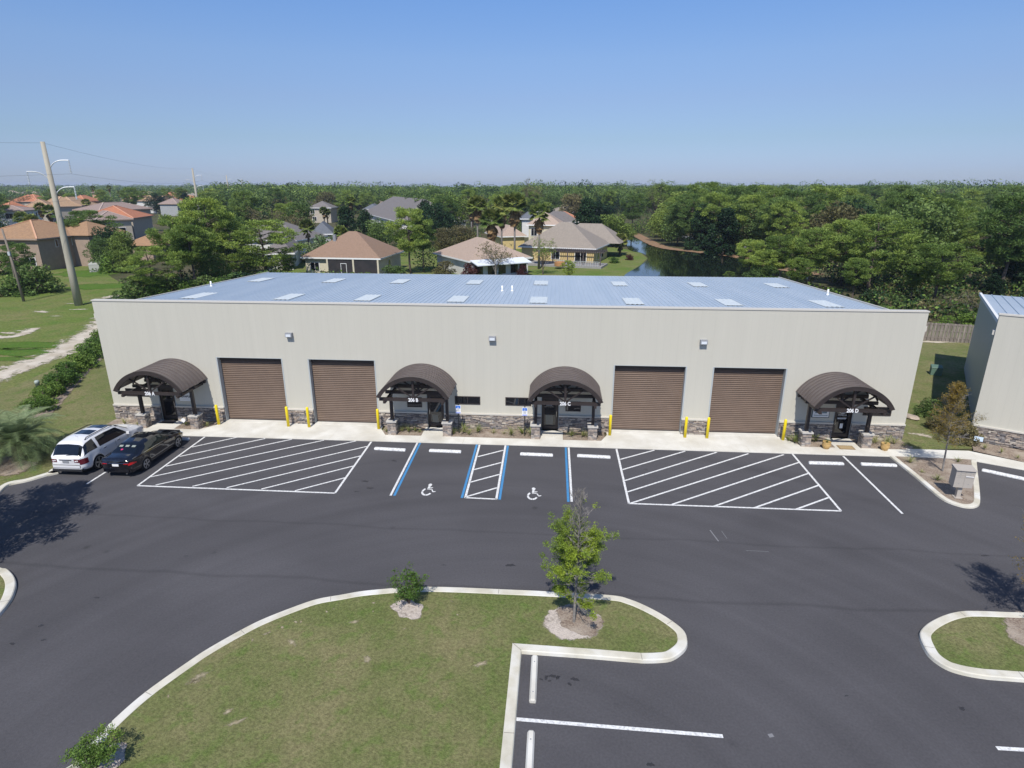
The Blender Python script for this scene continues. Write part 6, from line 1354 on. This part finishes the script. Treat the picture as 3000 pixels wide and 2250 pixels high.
# woods in the middle distance: individual trees, each with trunk and crown
rects = [(870,640,1210,810,112), (1280,685,1560,810,104), (1475,600,1800,800,165), (1820,676,2235,815,170), (895,580,975,650,262), (1055,572,1180,655,262), (770,640,980,705,130), (0,565,560,830,290), (590,560,880,700,105), (1384,575,1600,640,145), (1610,600,1710,650,200)]
def too_close(x, y):
    return (x > -25 and x < 75 and y < 56) or (y < 60 and x < -20)
cells = []; cnt = 0; tries = 0
MASSG = 'trees of the woods in the middle distance'
while cnt < 250 and tries < 9000:
    tries += 1; px = random.uniform(-120, 3120); D = 95+ (random.random()**.8)*330; r = _ray(px, 600); L_ = math.hypot(r[0], r[1]); x, y = CX+r[0]/L_*D, CY+r[1]/L_*D
    if too_close(x, y) or any((x-a)**2+(y-b)**2 < (8.5+D*.012)**2 for a, b in cells): continue
    h = random.choice([random.uniform(8, 11), random.uniform(10, 13.5), random.uniform(11.5, 13.5)])*(1.05 if px > 1900 else .95); tp = proj((x, y, h)); bt = proj((x, y, 0)); wpx = 4.5/tp[2]*FPX
    if any(tp[0]+wpx > a and tp[0]-wpx < c and bt[1] > b and tp[1] < d and tp[2] < dd for a, b, c, d, dd in rects): continue
    cells.append((x, y)); cnt += 1; u = random.random(); nr = ('right' if px > 1900 else 'left' if px < 900 else 'central')
    gp = f'middle-distance trees of the {nr} woods'
    if u < (.62 if px > 1800 else .42): tree('pine', x, y, h*1.03, f'green pine in the {nr} woods of the middle distance', mat=random.choice(['pine_leaf', 'pine_dark', 'pine_leaf']), wide=random.uniform(.9, 1.3), group=gp+', pines')
    elif u < .82: tree('oak', x, y, h*.92, f'rounded broadleaf tree in the {nr} woods of the middle distance', mat=random.choice(['oak_leaf', 'oak_leaf', 'magnolia_leaf', 'spring_leaf', 'spring_leaf', 'olive_leaf']), wide=random.uniform(1.1, 1.4), group=gp+', broadleaf')
    elif u < .92: tree('bare', x, y, h*.85, f'greyish thin-leaved tree in the {nr} woods of the middle distance', mat='olive_leaf', wide=random.uniform(1.2, 1.6), group=gp+', thin-leaved')
    else: tree('cone', x, y, h*.9, f'dark evergreen in the {nr} woods of the middle distance', mat='magnolia_leaf', wide=random.uniform(1.1, 1.3), group=gp+', evergreens')
# far-off woods: one mass out to the horizon
g = np.random.default_rng(5); N_ = 15000
pxs = g.uniform(-300, 3300, N_); Ds = 1/(1/330-(1/330-1/3600)*g.random(N_)**.9); rr = np.array([_ray(p, 560)[:2] for p in pxs]); rr /= np.linalg.norm(rr, axis=1)[:, None]
cx_, cy_ = CX+rr[:, 0]*Ds, CY+rr[:, 1]*Ds; nz = np.sin(cx_*.021+np.sin(cy_*.017)*2)*np.cos(cy_*.026+np.sin(cx_*.011)*2)
Hh = (g.uniform(7, 12.2, N_)+2.6*nz+np.where(g.random(N_) < .10, 3.0, 0))*np.where(Ds > 700, .93, 1); gap = (pxs > 880) & (pxs < 1500) & (Ds > 600); Hh = np.where(gap, np.minimum(Hh, 8), Hh); Hh = np.where((pxs < 620) & (Ds < 900), Hh*.7, Hh)
cents = np.stack([cx_, cy_, Hh-2.2], 1)
keep = ~(gap & (Ds > 2400))
for i in range(N_):
    if pxs[i] < 580 and Ds[i] < 560: keep[i] = False
cents = cents[keep]; rad = g.uniform(3.0, 5.2, len(cents))*(1+Ds[keep]/2600)
def far_mass(name, cents, rad, n, size, seed, mats):
    me = cloud_mesh(name, cents, rad, n, 1.0, .8, .62, .35, .55, seed, .3, (400/np.linalg.norm(cents[:, :2]-np.array([CX, CY]), axis=1))**1.3)
    co = np.empty(len(me.vertices)*3); me.vertices.foreach_get('co', co); co = co.reshape(-1, 4, 3); c = co.mean(1, keepdims=True); dist = np.linalg.norm(c[:, 0, :2]-np.array([CX, CY]), axis=1)
    sc = (size+dist/1300)[:, None, None]; co = c+(co-c)*sc; me.vertices.foreach_set('co', co.reshape(-1)); 
    for m_ in mats: me.materials.append(m_)
    ids = (np.floor(np.sin(c[:, 0, 0]*.11+np.cos(c[:, 0, 1]*.05)*3)*1.5+np.sin(c[:, 0, 1]*.083)*1.2+1.5)).astype(int) % len(mats)
    me.polygons.foreach_set('material_index', ids.astype(np.int32)); me.update(); return me
o = link('far_woods', far_mass('far_woods', cents, rad, 900000, .40, 9, [M['pine_leaf'], M['oak_leaf'], M['pine_dark'], M['magnolia_leaf'], M['pine_leaf'], M['spring_leaf'], M['oak_leaf']]), None); tag(o, 'far-off woods that merge into one green mass up to the horizon', 'woods', kind='stuff')
# low scrub filling the ground of the woods
n0 = 2600; px0 = g.uniform(-100, 3100, n0); D0 = 88+g.random(n0)**.9*330; cs = []
for a, b in zip(px0, D0):
    r = _ray(a, 620); l = math.hypot(r[0], r[1]); x, y = CX+r[0]/l*b, CY+r[1]/l*b; q = proj((x, y, 0)); q2 = proj((x, y, 3.2))
    if too_close(x, y) or any(q[0] > c0-12 and q[0] < c2+12 and q[1] > c1 and q2[1] < c3 and q[2] < c4+14 for c0, c1, c2, c3, c4 in rects): continue
    cs.append((x, y, random.uniform(.4, 1.6)))
for x0, x1, y0, y1, n_ in ((50, 92, 30, 66, 170), (-30, -3, 44, 57, 60)):
    for k in range(n_): cs.append((random.uniform(x0, x1), random.uniform(y0, y1), random.uniform(.2, 1.0)))
cs = [c for c in cs if not (58 < c[0] < 84 and 26 < c[1] < 35)]
cs = [c for c in cs if not (40 < c[0] < 71 and 52 < c[1] < 100)]
me = cloud_mesh('scrub', cs, [random.uniform(1.2, 2.6) for _ in cs], 300000, .34, .7, .7, .3, .4, 21); 
for m_ in (M['oak_leaf'], M['bright_leaf'], M['olive_leaf'], M['magnolia_leaf']): me.materials.append(m_)
me.polygons.foreach_set('material_index', np.random.default_rng(3).integers(0, 4, len(me.polygons)).astype(np.int32)); me.update()
tag(link('woodland_scrub', me, None), 'low scrub and undergrowth covering the floor of the woods', 'scrub', kind='stuff')

# ------------------------------------------------------------------ plants near the camera
# ornamental trees with visible branches
def ornamental(name, loc, h, w_, label, leafmat_, nleaf, size, seed, trunk_h, bare_top=0, twig='bark_grey', lean=(0, 0), group=None, cover=.35):
    g = random.Random(seed); mb = MB(); tips = []; t = thing(name, loc, 0, label, 'tree', group)
    axis = [Vector((lean[0]*u, lean[1]*u, h*u)) for u in np.linspace(0, 1, 9)]; mb.tube(axis, [.045*(1-.88*u)+.004 for u in np.linspace(0, 1, 9)], 8)
    nb = 74
    for k in range(nb):
        u = trunk_h/h+(1-trunk_h/h)*(k/nb)**.9*.96; base = Vector((lean[0]*u, lean[1]*u, h*u)); a = k*2.399+g.uniform(-.4, .4); v = (u-trunk_h/h)/(1-trunk_h/h)
        l = w_*(.62+1.1*v if v < .28 else .93-.72*((v-.28)/.72)**1.1)*g.uniform(.55, 1.12); el = R(14+52*v+g.uniform(-12, 12)); d = Vector((math.cos(a)*math.cos(el), math.sin(a)*math.cos(el), math.sin(el)))
        e = base+d*l; m_ = base+d*l*.5+Vector((0, 0, -l*.04)); mb.tube([base, m_, e], [.014*(1-.5*v)+.003, .008, .003], 4, False)
        for q in range(11):
            f = g.uniform(.15, 1); b0 = base.lerp(e, f); dv = (d+Vector((g.uniform(-1, 1), g.uniform(-1, 1), g.uniform(-.5, .9)))*.9).normalized(); b1 = b0+dv*l*.30*g.uniform(.6, 1.2); mb.tube([b0, b1], [.006, .0025], 3, False)
            for z_ in range(3):
                s2 = g.random(); c0 = b0.lerp(b1, s2); c1 = c0+(dv+Vector((g.uniform(-1, 1), g.uniform(-1, 1), g.uniform(-.6, .8)))).normalized()*l*.11; mb.tube([c0, c1], [.004, .002], 3, False)
                if g.random() > bare_top*max(0, (v-.38))*2.4: tips.append((tuple(c0.lerp(c1, .6)), v))
            if g.random() > bare_top*max(0, (v-.38))*2.4: tips.append((tuple(b1), v))
    link('branches', mb.mesh('branches'), M[twig], t)
    clump = [p for p, v in tips if (math.sin(p[0]*3.1+seed)+math.sin(p[2]*2.7)+math.sin(p[1]*3.3)) > -1.2+cover]; 
    link('crown', cloud_mesh('crown', clump, [.13]*len(clump), nleaf, size, .5, .9, .15, .1, seed), M[leafmat_], t); return t
ornamental('young_elm', (29.0, -17.40, .11), 5.05, 1.45, 'young lime-green tree with bare grey top in the mulch ring of the near island', 'elm_leaf', 36000, .050, 4, .75, 1.0, lean=(.08, .05), cover=.5)
ornamental('young_tree', (48.60, -4.30, .09), 4.75, 1.35, 'sparse rusty-leaved young tree on the planted mailbox island', 'rust_leaf', 15000, .052, 9, 1.5, 0, lean=(-.25, .0), cover=.1)
ornamental('young_tree', (44.75, -16.7, .11), 4.9, 1.55, 'young tree at the right edge, mostly out of the picture', 'rust_leaf', 11000, .055, 12, 1.3, .4, lean=(.0, .0), cover=.1)
def shrub_near(loc, h, w_, label, mat, n, size, seed):
    g = random.Random(seed); t = thing('shrub', loc, 0, label, 'shrub'); mb = MB(); tips = []
    for k in range(14):
        a = k*2.4; r = w_*g.uniform(.3, 1); e = Vector((math.cos(a)*r, math.sin(a)*r, h*g.uniform(.55, 1)*(1.05-.3*r/w_))); m_ = Vector((e.x*.35, e.y*.35, e.z*.5)); mb.tube([(0, 0, 0), m_, e], [.018, .012, .004], 4, False)
        for q in range(6): b0 = m_.lerp(e, g.random()); b1 = b0+Vector((g.uniform(-1, 1), g.uniform(-1, 1), g.uniform(-.3, 1)))*.22; mb.tube([b0, b1], [.006, .002], 3, False); tips.append(tuple(b1))
        tips.append(tuple(e))
    link('branches', mb.mesh('branches'), M['bark'], t); link('leaves', cloud_mesh('leaves', tips, [.15]*len(tips), n, size, .55, .8, .15, .15, seed), M[mat], t)
shrub_near((23.14, -16.85, .11), 1.32, .66, 'small green shrub in the bare patch at the top of the near island', 'bright_leaf', 2500, .07, 5)
shrub_near((16.62, -23.78, .11), .9, .62, 'small green shrub growing over the kerb at the bottom left', 'bright_leaf', 6000, .05, 6)
# hedge
for k in range(15):
    u = k/14; x = -6.3+(-15.6+6.3)*u; y = .9+(20.2-.9)*u; tree('bush', x+random.uniform(-.2, .2), y, random.uniform(1.1, 1.4), 'bright green shrub of the hedge row left of the warehouse', mat='bright_leaf', wide=1.35, group='hedge shrubs left of the warehouse', z=-.05)
strip_patch('hedge_mulch', [(-5.6, -.3), (-10.6, 9.9), (-15.6, 21)], 1.15, -.015, M['darkmulch_patch'])
# shrubs beside and between the buildings
p_ = P(2725, 1215); tree('bush', p_[0], p_[1], 1.1, 'green shrub on the lawn behind the rusty young tree', mat='oak_leaf', wide=1.5, z=-.03)
p_ = P(2752, 1255); tree('bush', p_[0], p_[1], 1.0, 'dull reddish-green shrub in front of the green one on the lawn', mat='olive_leaf', wide=1.5, z=-.03)
p_ = P(2820, 1295); tree('bush', p_[0], p_[1], 1.3, 'olive shrub at the corner of the second warehouse', mat='olive_leaf', wide=1.0, z=-.03)
for i, (px, py, s, k, lab) in enumerate(((2665,1360,.9,1,'tuft of green grass in the left corner of the mailbox island'), (2805,1358,.8,0,'tuft of green grass between the young tree and the mailbox'), (2700,1388,.6,2,'small yellowish plant at the kerb of the mailbox island'), (2745,1412,.8,1,'green plant left of the mailbox'), (2790,1420,.6,2,'small plant just behind the mailbox'), (2883,1318,.7,1,'small green plant in the bed of the second warehouse, left'), (2932,1330,.7,0,'small green plant in the bed of the second warehouse, middle'), (2980,1345,.6,2,'small green plant in the bed of the second warehouse, right'), (155,1240,.0,0,''))):
    if s: x, y = P(px, py); o = link('strap_leaf_plant', SP[k], M['bright_leaf'] if False else M_SP, None, (x, y, .06), i, s*.9); tag(o, lab, 'plant')
# feathery palm at the left
def feather_palm(loc, n, L_, label, seed, trunk=.9):
    g = random.Random(seed); t = thing('feather_palm', loc, 0, label, 'palm tree'); mb = MB(); dm = MB()
    for k in range(n):
        a = k*2.399+g.uniform(-.15, .15); e0 = R(82-75*(k/n)+g.uniform(-6, 6)); l = L_*g.uniform(.85, 1.1); pts = []; e = e0; p = Vector((0, 0, trunk)); seg = 12
        for j in range(seg+1): pts.append(p.copy()); p = p+Vector((math.cos(a)*math.cos(e), math.sin(a)*math.cos(e), math.sin(e)))*l/seg; e -= R(105)/seg*(.5+j/seg)
        tgt = mb; tgt.tube(pts, [.018*(1-j/seg)+.003 for j in range(seg+1)], 3, False)
        for j in range(2, seg*4):
            u = j/(seg*4); i = int(u*seg); f = u*seg-i; q = pts[i].lerp(pts[i+1], f); d = (pts[i+1]-pts[i]).normalized(); s = d.cross(Vector((0, 0, 1)));
            if s.length < .1: s = Vector((-math.sin(a), math.cos(a), 0))
            s.normalize(); upv = s.cross(d); ll = l*.24*math.sin(math.pi*(.15+.8*u))
            for sg_ in (-1, 1):
                v = (s*sg_*.8+d*.55+upv*.35+Vector((0, 0, -.15))).normalized(); tip = q+v*ll+Vector((0, 0, -ll*.25)); w_ = d*.014; tgt.add([q-w_, q+w_, q.lerp(tip, .6)+w_*1.1+Vector((0, 0, .01)), tip], [(0, 1, 2, 3)])
    link('fronds', mb.mesh('fronds'), M['pindo_leaf'], t)
    b = MB(); b.lathe([(.30, -.05), (.34, .3), (.28, trunk), (.12, trunk+.15)], 12); b.build('trunk', M['bark'], t); return t
feather_palm((-1.1, -6.2, 0), 64, 2.75, 'big silvery-green feather palm left of the white SUV', 3)
feather_palm((-3.6, -7.6, 0), 50, 2.5, 'second feather palm at the left edge, mostly out of the picture', 8, .5)
patch('mulch_ring', (-1.6, -7.1), 2.2, 1.3, -.01, M['darkmulch_patch'], lob=.3)
# tall tree just outside the left edge whose shadow falls on the asphalt
tree('pine', 3.4, -16.8, 9.2, 'tall pine just outside the left edge casting its shadow on the asphalt', mat='pine_leaf', wide=.95, var=3)

# ------------------------------------------------------------------ air
hb = MB(); hb.box(-4200, 4200, -390, 5200, -1.2, 27); ho = hb.build('haze', None); tag(ho, kind='stuff'); tag(ho, 'thin pale blue haze lying over the whole landscape', 'haze')
hm = bpy.data.materials.new('haze'); hm.use_nodes = True; hn = hm.node_tree.nodes; hl = hm.node_tree.links; hn.remove(hn['Principled BSDF'])
pv = hn.new('ShaderNodeVolumePrincipled'); pv.inputs['Color'].default_value = (.72, .82, 1.0, 1); pv.inputs['Density'].default_value = .00015; pv.inputs['Anisotropy'].default_value = 0.0
hl.new(pv.outputs[0], hn['Material Output'].inputs['Volume']); ho.data.materials.append(hm)
